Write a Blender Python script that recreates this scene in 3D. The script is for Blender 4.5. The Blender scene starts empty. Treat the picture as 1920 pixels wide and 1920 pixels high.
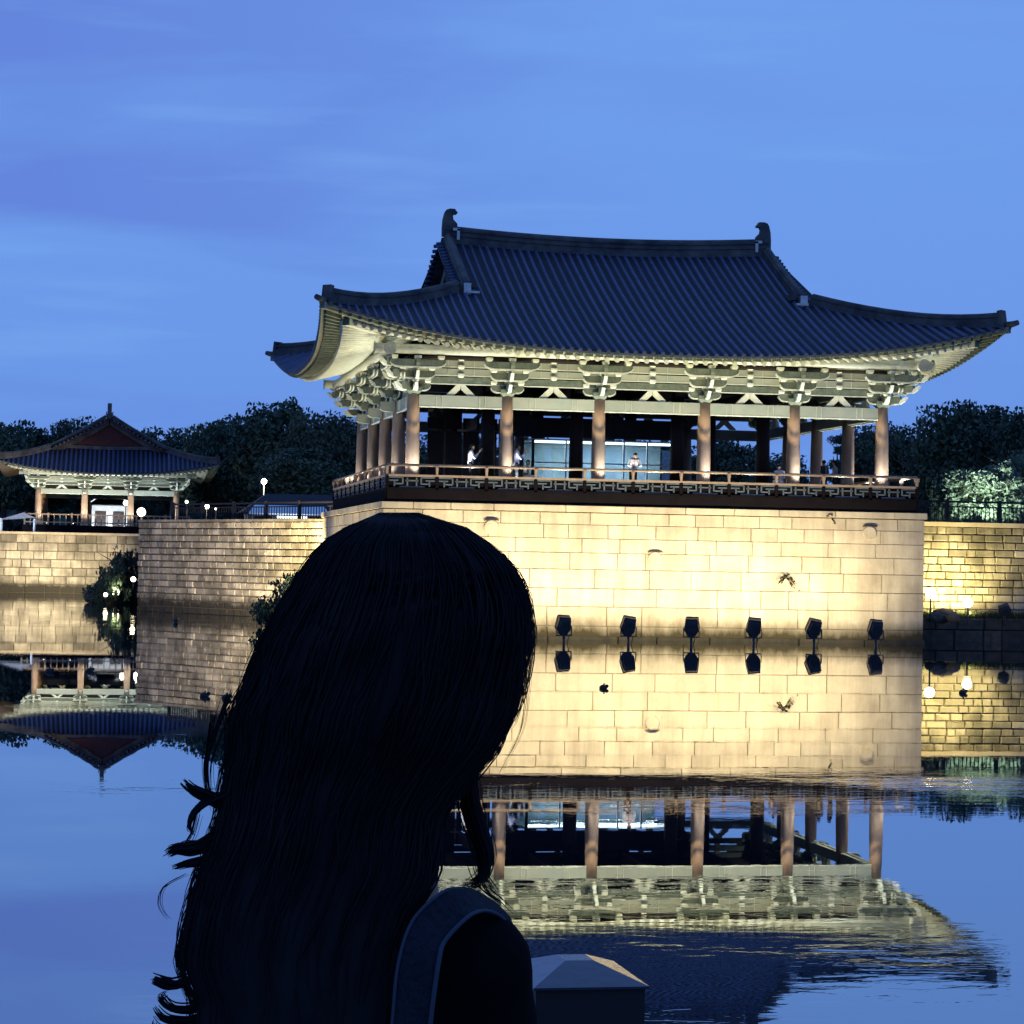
import bpy, math, random
from mathutils import Vector, Matrix, noise
PI = math.pi
rnd = random.Random(7)
scene = bpy.context.scene
C = scene.collection

# ------------------------------------------------------------------ camera
F = 4500.0                                   # focal length in pixels of a 1920 px wide frame
CAM = Vector((0, 0, 3.0))                    # eye about 1.55 m above the bank, the pond is z = 0
YAW, PITCH, ROLL = math.radians(10.0), math.radians(1.248), math.radians(1.03)
F0 = Vector((math.sin(YAW)*math.cos(PITCH), math.cos(YAW)*math.cos(PITCH), math.sin(PITCH)))
R0 = Vector((math.cos(YAW), -math.sin(YAW), 0))
U0 = R0.cross(F0)
RC = R0*math.cos(ROLL) + U0*math.sin(ROLL)
UC = U0*math.cos(ROLL) - R0*math.sin(ROLL)

def ray(px, py):
    return F0 + RC*((px-960)/F) - UC*((py-960)/F)
def at(px, py, D):
    return CAM + ray(px, py)*D
def at_z(px, py, z):
    r = ray(px, py); return CAM + r*((z-CAM.z)/r.z)
def at_y(px, py, y):
    r = ray(px, py); return CAM + r*((y-CAM.y)/r.y)
def proj(p):
    d = Vector(p)-CAM; D = d.dot(F0)
    return (960+F*d.dot(RC)/D, 960-F*d.dot(UC)/D, D)

cam = bpy.data.cameras.new('camera'); camo = bpy.data.objects.new('camera', cam); C.objects.link(camo)
m = Matrix((RC, UC, -F0)).transposed().to_4x4(); m.translation = CAM
camo.matrix_world = m
cam.sensor_width = 36; cam.lens = 36*F/1920; cam.clip_end = 3000; cam.clip_start = 0.05
scene.camera = camo

# ------------------------------------------------------------------ render settings
scene.view_settings.view_transform = 'Standard'; scene.view_settings.look = 'None'
scene.view_settings.exposure = 0; scene.view_settings.gamma = 1
scene.view_settings.use_curve_mapping = False
scene.render.engine = 'CYCLES'
cy = scene.cycles
cy.use_denoising = True
cy.max_bounces = 7; cy.diffuse_bounces = 3; cy.glossy_bounces = 4; cy.transmission_bounces = 5
cy.sample_clamp_indirect = 4; cy.caustics_reflective = False; cy.caustics_refractive = False

# ------------------------------------------------------------------ dusk sky (the sun is already down: no sun lamp)
W = bpy.data.worlds.new('World'); scene.world = W; W.use_nodes = True
nt = W.node_tree; nt.nodes.clear()
def N(t, **kw):
    n = nt.nodes.new(t)
    for k, v in kw.items(): setattr(n, k, v)
    return n
def ramp_set(r, stops):
    e = r.color_ramp.elements
    while len(e) > 1: e.remove(e[-1])
    e[0].position = stops[0][0]; e[0].color = stops[0][1]
    for p, c in stops[1:]:
        x = e.new(p); x.color = c
def c4(*c): return (c[0], c[1], c[2], 1)
tc = N('ShaderNodeTexCoord'); sep = N('ShaderNodeSeparateXYZ'); nt.links.new(tc.outputs['Generated'], sep.inputs[0])
rz = N('ShaderNodeValToRGB')
ramp_set(rz, [(0.0, c4(.132, .278, .74)), (.03, c4(.142, .298, .775)), (.10, c4(.150, .322, .81)),
              (.24, c4(.160, .345, .84)), (.6, c4(.135, .295, .74)), (1, c4(.11, .24, .64))])
mz = N('ShaderNodeMath', operation='MAXIMUM'); mz.inputs[1].default_value = 0
nt.links.new(sep.outputs[2], mz.inputs[0]); nt.links.new(mz.outputs[0], rz.inputs[0])
mp = N('ShaderNodeMapping'); mp.inputs['Scale'].default_value = (2.6, 2.6, 17.0); mp.inputs['Location'].default_value = (2.9, .9, 1.2)
nt.links.new(tc.outputs['Generated'], mp.inputs[0])
n1 = N('ShaderNodeTexNoise'); n1.inputs['Scale'].default_value = 1.0; n1.inputs['Detail'].default_value = 5; n1.inputs['Distortion'].default_value = .5
nt.links.new(mp.outputs[0], n1.inputs['Vector'])
r1 = N('ShaderNodeValToRGB'); ramp_set(r1, [(.45, c4(0, 0, 0)), (.62, c4(1, 1, 1))]); nt.links.new(n1.outputs[0], r1.inputs[0])
mx = N('ShaderNodeMix', data_type='RGBA'); mx.inputs['B'].default_value = c4(.122, .225, .70)
mf = N('ShaderNodeMath', operation='MULTIPLY'); mf.inputs[1].default_value = .72
mrx = N('ShaderNodeMapRange'); mrx.inputs[1].default_value = -.05; mrx.inputs[2].default_value = .30; mrx.inputs[3].default_value = 1.25; mrx.inputs[4].default_value = .25
nt.links.new(sep.outputs[0], mrx.inputs[0]); mfx = N('ShaderNodeMath', operation='MULTIPLY'); nt.links.new(r1.outputs[0], mfx.inputs[0]); nt.links.new(mrx.outputs[0], mfx.inputs[1])
nt.links.new(mfx.outputs[0], mf.inputs[0]); nt.links.new(mf.outputs[0], mx.inputs['Factor'])
nt.links.new(rz.outputs[0], mx.inputs['A'])
mp2 = N('ShaderNodeMapping'); mp2.inputs['Scale'].default_value = (7, 7, 60); mp2.inputs['Location'].default_value = (5.1, 2.7, .3)
nt.links.new(tc.outputs['Generated'], mp2.inputs[0])
n2 = N('ShaderNodeTexNoise'); n2.inputs['Scale'].default_value = 1.0; n2.inputs['Detail'].default_value = 6
nt.links.new(mp2.outputs[0], n2.inputs['Vector'])
r2 = N('ShaderNodeValToRGB'); ramp_set(r2, [(.56, c4(0, 0, 0)), (.78, c4(.5, .5, .5))]); nt.links.new(n2.outputs[0], r2.inputs[0])
mx2 = N('ShaderNodeMix', data_type='RGBA'); mx2.inputs['B'].default_value = c4(.20, .41, .88)
nt.links.new(r2.outputs[0], mx2.inputs['Factor']); nt.links.new(mx.outputs['Result'], mx2.inputs['A'])
bg = N('ShaderNodeBackground'); bg.inputs['Strength'].default_value = 1.0
nt.links.new(mx2.outputs['Result'], bg.inputs[0])
wo = N('ShaderNodeOutputWorld'); nt.links.new(bg.outputs[0], wo.inputs[0])

# ------------------------------------------------------------------ helpers
class MB:
    def __init__(s): s.v = []; s.f = []; s.sm = []
    def add(s, vs, fs, smooth=False):
        b = len(s.v); s.v += [tuple(p) for p in vs]
        s.f += [tuple(i+b for i in f) for f in fs]; s.sm += [smooth]*len(fs)
        return s
    def box(s, c, d, rz=0):
        x, y, z = d[0]/2, d[1]/2, d[2]/2; co, si = math.cos(rz), math.sin(rz); vs = []
        for a, b, e in ((-x,-y,-z),(x,-y,-z),(x,y,-z),(-x,y,-z),(-x,-y,z),(x,-y,z),(x,y,z),(-x,y,z)):
            vs.append((c[0]+a*co-b*si, c[1]+a*si+b*co, c[2]+e))
        return s.add(vs, [(0,3,2,1),(4,5,6,7),(0,1,5,4),(1,2,6,5),(2,3,7,6),(3,0,4,7)])
    def beam(s, p, q, w, h, up=(0,0,1)):
        p, q = Vector(p), Vector(q); d = (q-p).normalized(); u = Vector(up)
        r = d.cross(u).normalized()*(w/2); u2 = r.normalized().cross(d)*(h/2)
        vs = [p-r-u2, p+r-u2, p+r+u2, p-r+u2, q-r-u2, q+r-u2, q+r+u2, q-r+u2]
        return s.add(vs, [(0,1,2,3),(7,6,5,4),(0,4,5,1),(1,5,6,2),(2,6,7,3),(3,7,4,0)])
    def rail(s, pts, w, h, up=(0,0,1)):          # box section swept along a polyline, base on the points
        pts = [Vector(p) for p in pts]; n = len(pts); vs = []; fs = []
        for i, p in enumerate(pts):
            d = (pts[min(i+1, n-1)]-pts[max(i-1, 0)]); r = d.cross(Vector(up)).normalized()*(w/2)
            hh = h[i] if isinstance(h, (list, tuple)) else h
            u = Vector(up)*hh
            vs += [p-r, p+r, p+r+u, p-r+u]
        for i in range(n-1):
            a = 4*i
            for k in range(4): fs.append((a+k, a+4+k, a+4+(k+1) % 4, a+(k+1) % 4))
        fs += [(0,1,2,3), (4*n-1, 4*n-2, 4*n-3, 4*n-4)]
        return s.add(vs, fs)
    def tube(s, pts, rad, n=8, smooth=True, caps=True, flat=1.0):
        pts = [Vector(p) for p in pts]; m_ = len(pts); vs = []; fs = []
        ref = None
        for i, p in enumerate(pts):
            d = (pts[min(i+1, m_-1)]-pts[max(i-1, 0)])
            if d.length < 1e-9: d = Vector((0,0,1))
            d.normalize()
            if ref is None: ref = Vector((1,0,0)) if abs(d.x) < .8 else Vector((0,1,0))
            a = (ref - d*ref.dot(d)).normalized(); b = d.cross(a); ref = a
            r = rad[i] if isinstance(rad, (list, tuple)) else rad
            for k in range(n):
                t = 2*PI*k/n; vs.append(p + a*(math.cos(t)*r) + b*(math.sin(t)*r*flat))
        for i in range(m_-1):
            for k in range(n):
                fs.append((i*n+k, i*n+(k+1) % n, (i+1)*n+(k+1) % n, (i+1)*n+k))
        s.add(vs, fs, smooth)
        if caps:
            b = len(s.v)-len(vs)
            s.f += [tuple(b+k for k in reversed(range(n))), tuple(b+(m_-1)*n+k for k in range(n))]; s.sm += [False, False]
        return s
    def prism(s, poly, o, ux, uy, depth):        # polygon in the (ux,uy) plane through o, extruded by +-depth/2 along ux x uy
        o, ux, uy = Vector(o), Vector(ux), Vector(uy); nn = ux.cross(uy).normalized()*(depth/2)
        k = len(poly)
        vs = [o+ux*a+uy*b-nn for a, b in poly] + [o+ux*a+uy*b+nn for a, b in poly]
        fs = [tuple(reversed(range(k))), tuple(range(k, 2*k))] + [(i, (i+1) % k, k+(i+1) % k, k+i) for i in range(k)]
        return s.add(vs, fs)
    def ball(s, c, r, n=10, m_=7, rot=None):
        r = (r, r, r) if not isinstance(r, (list, tuple)) else r; vs = []; fs = []; c = Vector(c)
        def tr(p):
            p = Vector((p[0]*r[0], p[1]*r[1], p[2]*r[2])); return c + (rot @ p if rot else p)
        for i in range(1, m_):
            th = PI*i/m_
            for k in range(n):
                ph = 2*PI*k/n; vs.append(tr((math.sin(th)*math.cos(ph), math.sin(th)*math.sin(ph), math.cos(th))))
        vs += [tr((0,0,1)), tr((0,0,-1))]; T = len(vs)-2
        for i in range(m_-2):
            for k in range(n): fs.append((i*n+k, (i+1)*n+k, (i+1)*n+(k+1) % n, i*n+(k+1) % n))
        for k in range(n):
            fs.append((T, k, (k+1) % n)); fs.append((T+1, (m_-2)*n+(k+1) % n, (m_-2)*n+k))
        return s.add(vs, fs, True)
    def grid(s, rows, smooth=True):              # list of equal-length rows of points
        n = len(rows[0]); vs = [p for r in rows for p in r]
        fs = [(i*n+k, i*n+k+1, (i+1)*n+k+1, (i+1)*n+k) for i in range(len(rows)-1) for k in range(n-1)]
        return s.add(vs, fs, smooth)
    def mesh(s, name, mat):
        me = bpy.data.meshes.new(name); me.from_pydata(s.v, [], s.f)
        me.polygons.foreach_set('use_smooth', s.sm)
        if mat: me.materials.append(mat)
        me.update(); return me
    def build(s, name, mat, parent=None, loc=(0,0,0)):
        return link(name, s.mesh(name, mat), parent, loc)

def link(name, me, parent=None, loc=(0,0,0), rz=0.0, scale=None):
    o = bpy.data.objects.new(name, me); C.objects.link(o)
    if parent: o.parent = parent
    o.location = loc
    if rz: o.rotation_euler = (0, 0, rz)
    if scale: o.scale = scale
    return o
def tag(o, label, cat, group=None, kind=None):
    o['label'] = label; o['category'] = cat
    if group: o['group'] = group
    if kind: o['kind'] = kind
    return o
def thing(name, label, cat, loc=(0,0,0), rz=0, group=None):
    return tag(link(name, None, None, loc, rz), label, cat, group)
def structure(o): o['kind'] = 'structure'; return o
def copy_tree(o, parent=None):
    c = o.copy(); C.objects.link(c)
    if parent: c.parent = parent
    for ch in list(o.children): copy_tree(ch, c)
    return c

# ------------------------------------------------------------------ materials
def newmat(name):
    m_ = bpy.data.materials.new(name); m_.use_nodes = True
    t = m_.node_tree; return m_, t, t.nodes['Principled BSDF']
def mat(name, col, col2=None, rough=.7, scale=3.0, bump=.0, bscale=None, rand=0.0, spec=.3, metal=0, stretch=(1,1,1), lo=.35, hi=.65, emit=None, estr=0, obj=True, bdist=.02, tide=None, streak=0):
    m_, t, b = newmat(name); nd, ln = t.nodes, t.links
    b.inputs['Roughness'].default_value = rough; b.inputs['Metallic'].default_value = metal
    b.inputs['Specular IOR Level'].default_value = spec
    b.inputs['Base Color'].default_value = c4(*col)
    tcn = nd.new('ShaderNodeTexCoord'); mpn = nd.new('ShaderNodeMapping'); mpn.inputs['Scale'].default_value = stretch
    if obj: ln.new(tcn.outputs['Object'], mpn.inputs[0])
    else:
        g = nd.new('ShaderNodeNewGeometry'); ln.new(g.outputs['Position'], mpn.inputs[0])
    out = None
    if col2:
        n_ = nd.new('ShaderNodeTexNoise'); n_.inputs['Scale'].default_value = scale; n_.inputs['Detail'].default_value = 6; n_.inputs['Roughness'].default_value = .65
        ln.new(mpn.outputs[0], n_.inputs['Vector'])
        r_ = nd.new('ShaderNodeValToRGB'); ramp_set(r_, [(lo, c4(*col)), (hi, c4(*col2))]); ln.new(n_.outputs[0], r_.inputs[0])
        out = r_.outputs[0]
    if rand:
        oi = nd.new('ShaderNodeObjectInfo'); mr = nd.new('ShaderNodeMapRange')
        mr.inputs['To Min'].default_value = 1-rand; mr.inputs['To Max'].default_value = 1+rand
        ln.new(oi.outputs['Random'], mr.inputs[0])
        hs = nd.new('ShaderNodeHueSaturation'); ln.new(mr.outputs[0], hs.inputs['Value'])
        if out: ln.new(out, hs.inputs['Color'])
        else: hs.inputs['Color'].default_value = c4(*col)
        out = hs.outputs[0]
    if streak:                                      # rain streaks: long vertical dirt runs
        g2 = nd.new('ShaderNodeNewGeometry'); mp2_ = nd.new('ShaderNodeMapping'); mp2_.inputs['Scale'].default_value = (1.6, 1.6, .16); ln.new(g2.outputs['Position'], mp2_.inputs[0])
        sn = nd.new('ShaderNodeTexNoise'); sn.inputs['Scale'].default_value = 1.0; sn.inputs['Detail'].default_value = 7; sn.inputs['Roughness'].default_value = .7; ln.new(mp2_.outputs[0], sn.inputs['Vector'])
        sr = nd.new('ShaderNodeMapRange'); sr.inputs[1].default_value = .38; sr.inputs[2].default_value = .60; sr.inputs[3].default_value = 1-streak; sr.inputs[4].default_value = 1.05; ln.new(sn.outputs[0], sr.inputs[0])
        hv = nd.new('ShaderNodeHueSaturation'); ln.new(sr.outputs[0], hv.inputs['Value']); ln.new(out, hv.inputs['Color']); out = hv.outputs[0]
    if tide:                                        # ragged tide mark: wet algae and dirt near the water, in world height
        g_ = nd.new('ShaderNodeNewGeometry'); sx = nd.new('ShaderNodeSeparateXYZ'); ln.new(g_.outputs['Position'], sx.inputs[0])
        tn = nd.new('ShaderNodeTexNoise'); tn.inputs['Scale'].default_value = 1.3; tn.inputs['Detail'].default_value = 7; tn.inputs['Roughness'].default_value = .7
        mp_ = nd.new('ShaderNodeMapping'); mp_.inputs['Scale'].default_value = (1, 1, .45); ln.new(g_.outputs['Position'], mp_.inputs[0]); ln.new(mp_.outputs[0], tn.inputs['Vector'])
        m1 = nd.new('ShaderNodeMath'); m1.operation = 'MULTIPLY_ADD'; m1.inputs[1].default_value = -tide[2]; ln.new(tn.outputs[0], m1.inputs[0]); ln.new(sx.outputs[2], m1.inputs[2])
        mr_ = nd.new('ShaderNodeMapRange'); mr_.inputs[1].default_value = tide[0]; mr_.inputs[2].default_value = tide[1]; mr_.inputs[3].default_value = 1; mr_.inputs[4].default_value = 0; ln.new(m1.outputs[0], mr_.inputs[0])
        mx_ = nd.new('ShaderNodeMix'); mx_.data_type = 'RGBA'; mx_.inputs['B'].default_value = c4(*tide[3]); ln.new(mr_.outputs[0], mx_.inputs['Factor']); ln.new(out, mx_.inputs['A']); out = mx_.outputs['Result']
    if out: ln.new(out, b.inputs['Base Color'])
    if bump:
        n_ = nd.new('ShaderNodeTexNoise'); n_.inputs['Scale'].default_value = bscale or scale*3; n_.inputs['Detail'].default_value = 5
        ln.new(mpn.outputs[0], n_.inputs['Vector'])
        bp = nd.new('ShaderNodeBump'); bp.inputs['Strength'].default_value = bump; bp.inputs['Distance'].default_value = bdist
        ln.new(n_.outputs[0], bp.inputs['Height']); ln.new(bp.outputs[0], b.inputs['Normal'])
    if emit:
        b.inputs['Emission Color'].default_value = c4(*emit); b.inputs['Emission Strength'].default_value = estr
    return m_

M = {}
M['tile'] = mat('roof_tile', (.027,.040,.092), (.056,.072,.140), rough=.55, scale=2.5, bump=.3, bscale=9, rand=.18, spec=.4)
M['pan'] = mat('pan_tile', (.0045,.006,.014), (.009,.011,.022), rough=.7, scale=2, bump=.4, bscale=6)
M['ridge'] = mat('ridge_tile', (.030,.032,.038), (.105,.10,.095), rough=.75, scale=1.1, bump=.5, bscale=10)
M['plaster'] = mat('white_plaster', (.62,.62,.6), (.5,.5,.5), rough=.8)
M['green'] = mat('painted_green_timber', (.085,.115,.095), (.17,.20,.165), rough=.65, scale=5, rand=.10)
M['cream'] = mat('cream_painted_timber', (.72,.75,.67), (.56,.60,.52), rough=.6, scale=4)
M['lintel'] = mat('painted_lintel', (.36,.375,.32), (.28,.32,.285), rough=.65, scale=1.2, rand=.12)
M['soffit'] = mat('soffit_board', (.20,.13,.10), (.16,.13,.10), rough=.7, scale=2)
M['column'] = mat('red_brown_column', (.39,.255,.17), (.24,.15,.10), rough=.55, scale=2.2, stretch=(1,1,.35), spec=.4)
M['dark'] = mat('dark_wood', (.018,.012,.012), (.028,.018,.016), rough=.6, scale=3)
M['fascia'] = mat('fascia_wood', (.0050,.0042,.0060), (.0075,.0062,.0085), rough=.9, scale=2, spec=.04)
M['rail'] = mat('rail_wood', (.30,.225,.18), (.22,.16,.125), rough=.6, scale=4)
M['fret'] = mat('fretwork_wood', (.085,.11,.15), (.06,.08,.11), rough=.6, scale=4)
M['panelred'] = mat('gable_board', (.085,.020,.018), (.055,.016,.014), rough=.7, scale=3)
M['floor'] = mat('deck_board', (.10,.06,.04), (.07,.045,.03), rough=.6, scale=3)
M['granite'] = mat('granite', (.47,.41,.33), (.33,.275,.22), rough=.85, scale=.8, bump=.45, bscale=9, rand=.09, lo=.34, hi=.70, obj=False, streak=.20, tide=(-.30, .42, 1.1, (.045,.036,.018)))
M['core'] = mat('mortar', (.07,.06,.045), (.05,.045,.035), rough=.95, scale=2)
M['rubble'] = mat('weathered_stone', (.33,.295,.24), (.12,.11,.09), rough=.9, scale=.55, bump=.5, bscale=12, rand=.36, lo=.36, hi=.64, obj=False, streak=.35, tide=(.05, .55, 1.0, (.018,.016,.013)))
M['metal'] = mat('lamp_housing', (.05,.055,.065), (.035,.04,.045), rough=.45, metal=.3, scale=6)
M['steel'] = mat('dark_steel', (.03,.032,.036), rough=.45, metal=.4)

# ------------------------------------------------------------------ Korean hip-and-gable pavilion
def boat(L, h):                                  # side view of a bracket arm: flat top, curved-up ends
    a = L/2
    r = [(a, h), (a, h*.62), (a*.95, h*.34), (a*.84, h*.12), (a*.66, 0)]
    return [(-x, z) for x, z in r] + [(x, z) for x, z in reversed(r)]

def pavilion(root, P):
    xs, ys = P['xs'], P['ys']; aX, aY = xs[-1], ys[-1]; s = P['bs']; zt = P['ztop']; fl = P['floor']
    bE, aE = aY+P['ohy'], aX+P['ohx']; fla = P['flare']; bc, ac = bE+fla, aE+fla
    ze, rise, zr, sag, xg, yh, k = P['ze'], P['rise'], P['zr'], P['sag'], P['xg'], P['yh'], P['k']
    xh = xg+.25; col_ = P.get('mats', {}); mt = lambda n: M[col_.get(n, n)]
    yE = lambda x: bE + fla*(abs(x)/ac)**3
    xE = lambda y: aE + fla*(abs(y)/bc)**3
    zE = lambda x: ze + rise*(abs(x)/ac)**P['pw']
    zS = lambda y: ze + rise*(abs(y)/bc)**P['pw']
    zR = lambda x: zr + sag*min(1, abs(x)/xg)**2
    def zf(x, y):
        w = max(0, 1-y/yE(x)); return zE(x)+(zR(x)-zE(x))*(w*(1-k)+k*w*w)
    zfoot = zf(xh, yh)
    def hip(t): x = xh+t*(ac-xh); y = yh+t*(bc-yh); return x, y, zf(x, y)
    def front_path(x, n):
        y0 = .15 if abs(x) <= xh else yh+(abs(x)-xh)/(ac-xh)*(bc-yh)
        y1 = yE(x); return [(x, -(y0+(y1-y0)*i/n), zf(x, y0+(y1-y0)*i/n)) for i in range(n+1)]
    def side_path(y, n):
        if abs(y) <= yh: x0, z0 = xg-.45, zfoot+.05
        else: x0, _, z0 = hip((abs(y)-yh)/(bc-yh))
        x1, z1 = xE(y), zS(y); r = []
        for i in range(n+1):
            w = 1-i/n; r.append((x0+(x1-x0)*i/n, y, z1+(z0-z1)*(w*.82+.18*w*w)))
        return r
    # --- roof sheets (pan tiles) with the convex tile rows as sub-parts
    rb = MB(); nx = 48
    fx = [-ac*.999+2*ac*.999*i/nx for i in range(nx+1)]
    g = [front_path(x, 10) for x in fx]; rb.grid(g)
    rb.grid([[(x, -y, z) for x, y, z in r] for r in reversed(g)])
    sy = [-bc*.999+2*bc*.999*i/nx for i in range(nx+1)]
    g = [side_path(y, 6) for y in sy]; rb.grid(g)
    rb.grid([[(-x, y, z) for x, y, z in r] for r in reversed(g)])
    roof = rb.build('roof', mt('pan'), root)
    rr = P['row_r']
    def row(path, lat):
        lat = Vector(lat); mb = MB(); n = 5; vs = []; fs = []
        for p in path:
            for j in range(n):
                t = PI*j/(n-1); vs.append(Vector(p)+lat*(rr*math.cos(t))+Vector((0, 0, rr*1.15*math.sin(t)-.01)))
        for i in range(len(path)-1):
            for j in range(n-1): fs.append((i*n+j, i*n+j+1, (i+1)*n+j+1, (i+1)*n+j))
        mb.add(vs, fs, True)
        e = Vector(path[-1]); d = (e-Vector(path[-2])).normalized()
        mb.tube([e-d*.05+Vector((0,0,.0)), e+d*.03], rr*1.12, 8, smooth=False)
        return mb
    n = int(2*ac/P['row_p'])
    for i in range(n):
        x = -ac*.985+2*ac*.985*(i+.5)/n
        jx, jz = rnd.uniform(-.014, .014), rnd.uniform(-.012, .012)
        p = [(a+jx+.008*math.sin(b*1.3+i), b, c+jz) for a, b, c in front_path(x, 12)]
        row(p, (1,0,0)).build('tile_row', mt('tile'), roof)
    n = int(2*bc/P['row_p'])
    for i in range(n):
        y = -bc*.985+2*bc*.985*(i+.5)/n
        p = side_path(y, 6)
        row([(-a, b, c) for a, b, c in p], (0,1,0)).build('tile_row', mt('tile'), roof)
    mb = MB()                                      # the two faces turned away: joined
    for i in range(int(2*ac/P['row_p'])):
        x = -ac*.985+2*ac*.985*(i+.5)/int(2*ac/P['row_p'])
        q = row([(a, -b, c) for a, b, c in front_path(x, 6)], (-1,0,0)); mb.add(q.v, q.f, True)
    for i in range(n):
        y = -bc*.985+2*bc*.985*(i+.5)/n
        q = row(side_path(y, 5), (0,-1,0)); mb.add(q.v, q.f, True)
    mb.build('rear_tile_rows', mt('tile'), roof)['kind'] = 'stuff'
    # --- ridges
    def profile(pts, w, h, h2=.12):
        mb = MB(); mb.rail(pts, w, h*.30)
        mb.rail([(a, b, c+h*.30 if not isinstance(h, list) else c) for a, b, c in pts], w*.8, h*.16)
        mb.rail([(a, b, c+h*.46) for a, b, c in pts], w*.96, h*.12)
        mb.rail([(a, b, c+h*.58) for a, b, c in pts], w*.76, h*.16)
        mb.rail([(a, b, c+h*.74) for a, b, c in pts], w*.96, h*.10)
        mb.tube([(a, b, c+h*.86) for a, b, c in pts], w*.30, 8)
        return mb
    rh = P['ridge_h']
    profile([(x, 0, zR(x)-.12) for x in [xg*i/10 for i in range(-10, 11)]], .52, rh).build('main_ridge', mt('ridge'), root)
    fp = [(-135,0),(-125,145),(-95,270),(-65,320),(-5,342),(95,340),(100,322),(145,270),(125,245),(75,245),(55,200),(65,140),(105,100),(140,62),(140,0),(60,-60),(60,-170),(-135,-170)]
    for sg in (-1, 1):
        mb = MB(); mb.prism([(-sg*a*.00262*P['fin'], b*.00262*P['fin']) for a, b in fp], (sg*(xg-.18), 0, zR(xg)+rh*.78), (1,0,0), (0,0,1), .36)
        if sg < 0: pass
        f = mb.build('finial', mt('ridge'), root)
        for sy_ in (-1, 1):
            mb = MB(); mb.box((sg*(xg-.55), sy_*.27, zR(xg)+.28), (.12, .1, .5)); mb.box((sg*(xg-.46), sy_*.27, zR(xg)+.5), (.3, .1, .12))
            mb.build('plaster_edge', mt('plaster'), f)
    for sx in (-1, 1):
        for sy_ in (-1, 1):
            ys_ = [.3+(yh+.25-.3)*i/8 for i in range(9)]
            g = profile([(sx*(xh-.33), sy_*y, zf(xh-.3, y)-.08) for y in ys_], .42, .50).build('gable_ridge', mt('ridge'), root)
            e = (sx*(xh-.33), sy_*(yh+.30), zf(xh-.3, yh+.3)); mb = MB()
            mb.box((e[0], e[1]+sy_*.02, e[2]+.2), (.3, .1, .5)); mb.box((e[0]+(.25 if sx < 0 else -.1), e[1]+sy_*.12, e[2]+.06), (.5, .16, .10)); mb.build('plaster_edge', mt('plaster'), g)
            ts = [.02+.93*i/10 for i in range(11)]
            pts = [(sx*hip(t)[0], sy_*hip(t)[1], hip(t)[2]-.06) for t in ts]
            mb = MB(); hs = [.46+.10*max(0, (t-.5)/.45)**2 for t in ts]
            mb.rail(pts, .40, [q*.55 for q in hs])
            mb.rail([(a, b, c+q*.55) for (a, b, c), q in zip(pts, hs)], .32, [q*.2 for q in hs])
            mb.rail([(a, b, c+q*.75) for (a, b, c), q in zip(pts, hs)], .40, [q*.2 for q in hs])
            mb.tube([(a, b, c+q*.97) for (a, b, c), q in zip(pts, hs)], .10, 8)
            e = Vector(pts[-1]); d = Vector((pts[-1][0]-pts[-2][0], pts[-1][1]-pts[-2][1], 0)).normalized()
            mb.beam(e-d*.06+Vector((0,0,.33)), e+d*.14+Vector((0,0,.36)), .42, .72)
            h_ = mb.build('hip_ridge', mt('ridge'), root)
            mb = MB(); c_ = Vector((sx*ac, sy_*bc, zE(ac)))
            mb.tube([e+Vector((0,0,.08)), c_+d*.02+Vector((0,0,.06)), c_+d*.28+Vector((0,0,.12))], [.15, .13, .11], 8)
            mb.build('corner_tile', mt('ridge'), h_)
    # --- gable triangles
    for sx in (-1, 1):
        xw = sx*(xg-.55); yy = [-yh+2*yh*i/24 for i in range(25)]
        vs = []; fs = []
        for y in yy: vs += [(xw, y, zfoot-.3), (xw, y, max(zfoot-.3, zf(xg, abs(y))-.3))]
        for i in range(24): fs.append((2*i, 2*i+2, 2*i+3, 2*i+1))
        mb = MB(); mb.add(vs, fs)
        for i in range(25):
            y = yy[i]; z1 = zf(xg, abs(y))-.55
            if z1 > zfoot: mb.box((xw+sx*.03, y, (zfoot-.2+z1)/2), (.05, .08, z1-zfoot+.2))
        gw = mb.build('gable_wall', mt('panelred'), root)
        for sy_ in (-1, 1):
            pts = [(sx*(xg-.28), sy_*(.05+(yh-.1)*i/8), zf(xg, .05+(yh-.1)*i/8)-.55) for i in range(9)]
            MB().rail(pts, .09, .5).build('bargeboard', mt('barge') if 'barge' in M else mt('green'), gw)
            n_ = int(yh/.37)
            for i in range(n_):
                y = .4+(yh-.5)*i/n_; mb = MB()
                mb.tube([(0,0,0), (sx*.42,0,-.06)], .085, 7)
                mb.build('edge_tile', mt('tile'), gw, (sx*(xh-.22), sy_*y, zf(xh, y)+.05))
        if P.get('base_ridge', True):
            MB().rail([(sx*(xg-.38), -yh+2*yh*i/10, zfoot+.02+.12*abs(i-5)/5) for i in range(11)], .3, .28).build('base_ridge', mt('ridge'), gw)
    # --- soffit, rafters, flying rafters, eave boards
    zin = zf(0, aY)-.40
    def fan(v, a): return max(-a, min(a, v)) + (abs(v)-a)*.10*(1 if v > 0 else -1)*(abs(v) > a)
    ua, ub = aX-.4, aY-.4
    def F_(x, f):      # front: f 0 eave .. 1 wall line
        xi = fan(x, ua); o = Vector((x, -(yE(x)-.06), zE(x)-.09)); i_ = Vector((xi, -(aY-.15), zin)); p = o.lerp(i_, f); p.z -= .10*math.sin(PI*f)*(1 if abs(x) < ua else 1); return p
    def S_(y, f):
        yi = fan(y, ub); o = Vector((-(xE(y)-.06), y, zS(y)-.09)); i_ = Vector((-(aX-.15), yi, zin)); p = o.lerp(i_, f); p.z -= .10*math.sin(PI*f); return p
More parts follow.
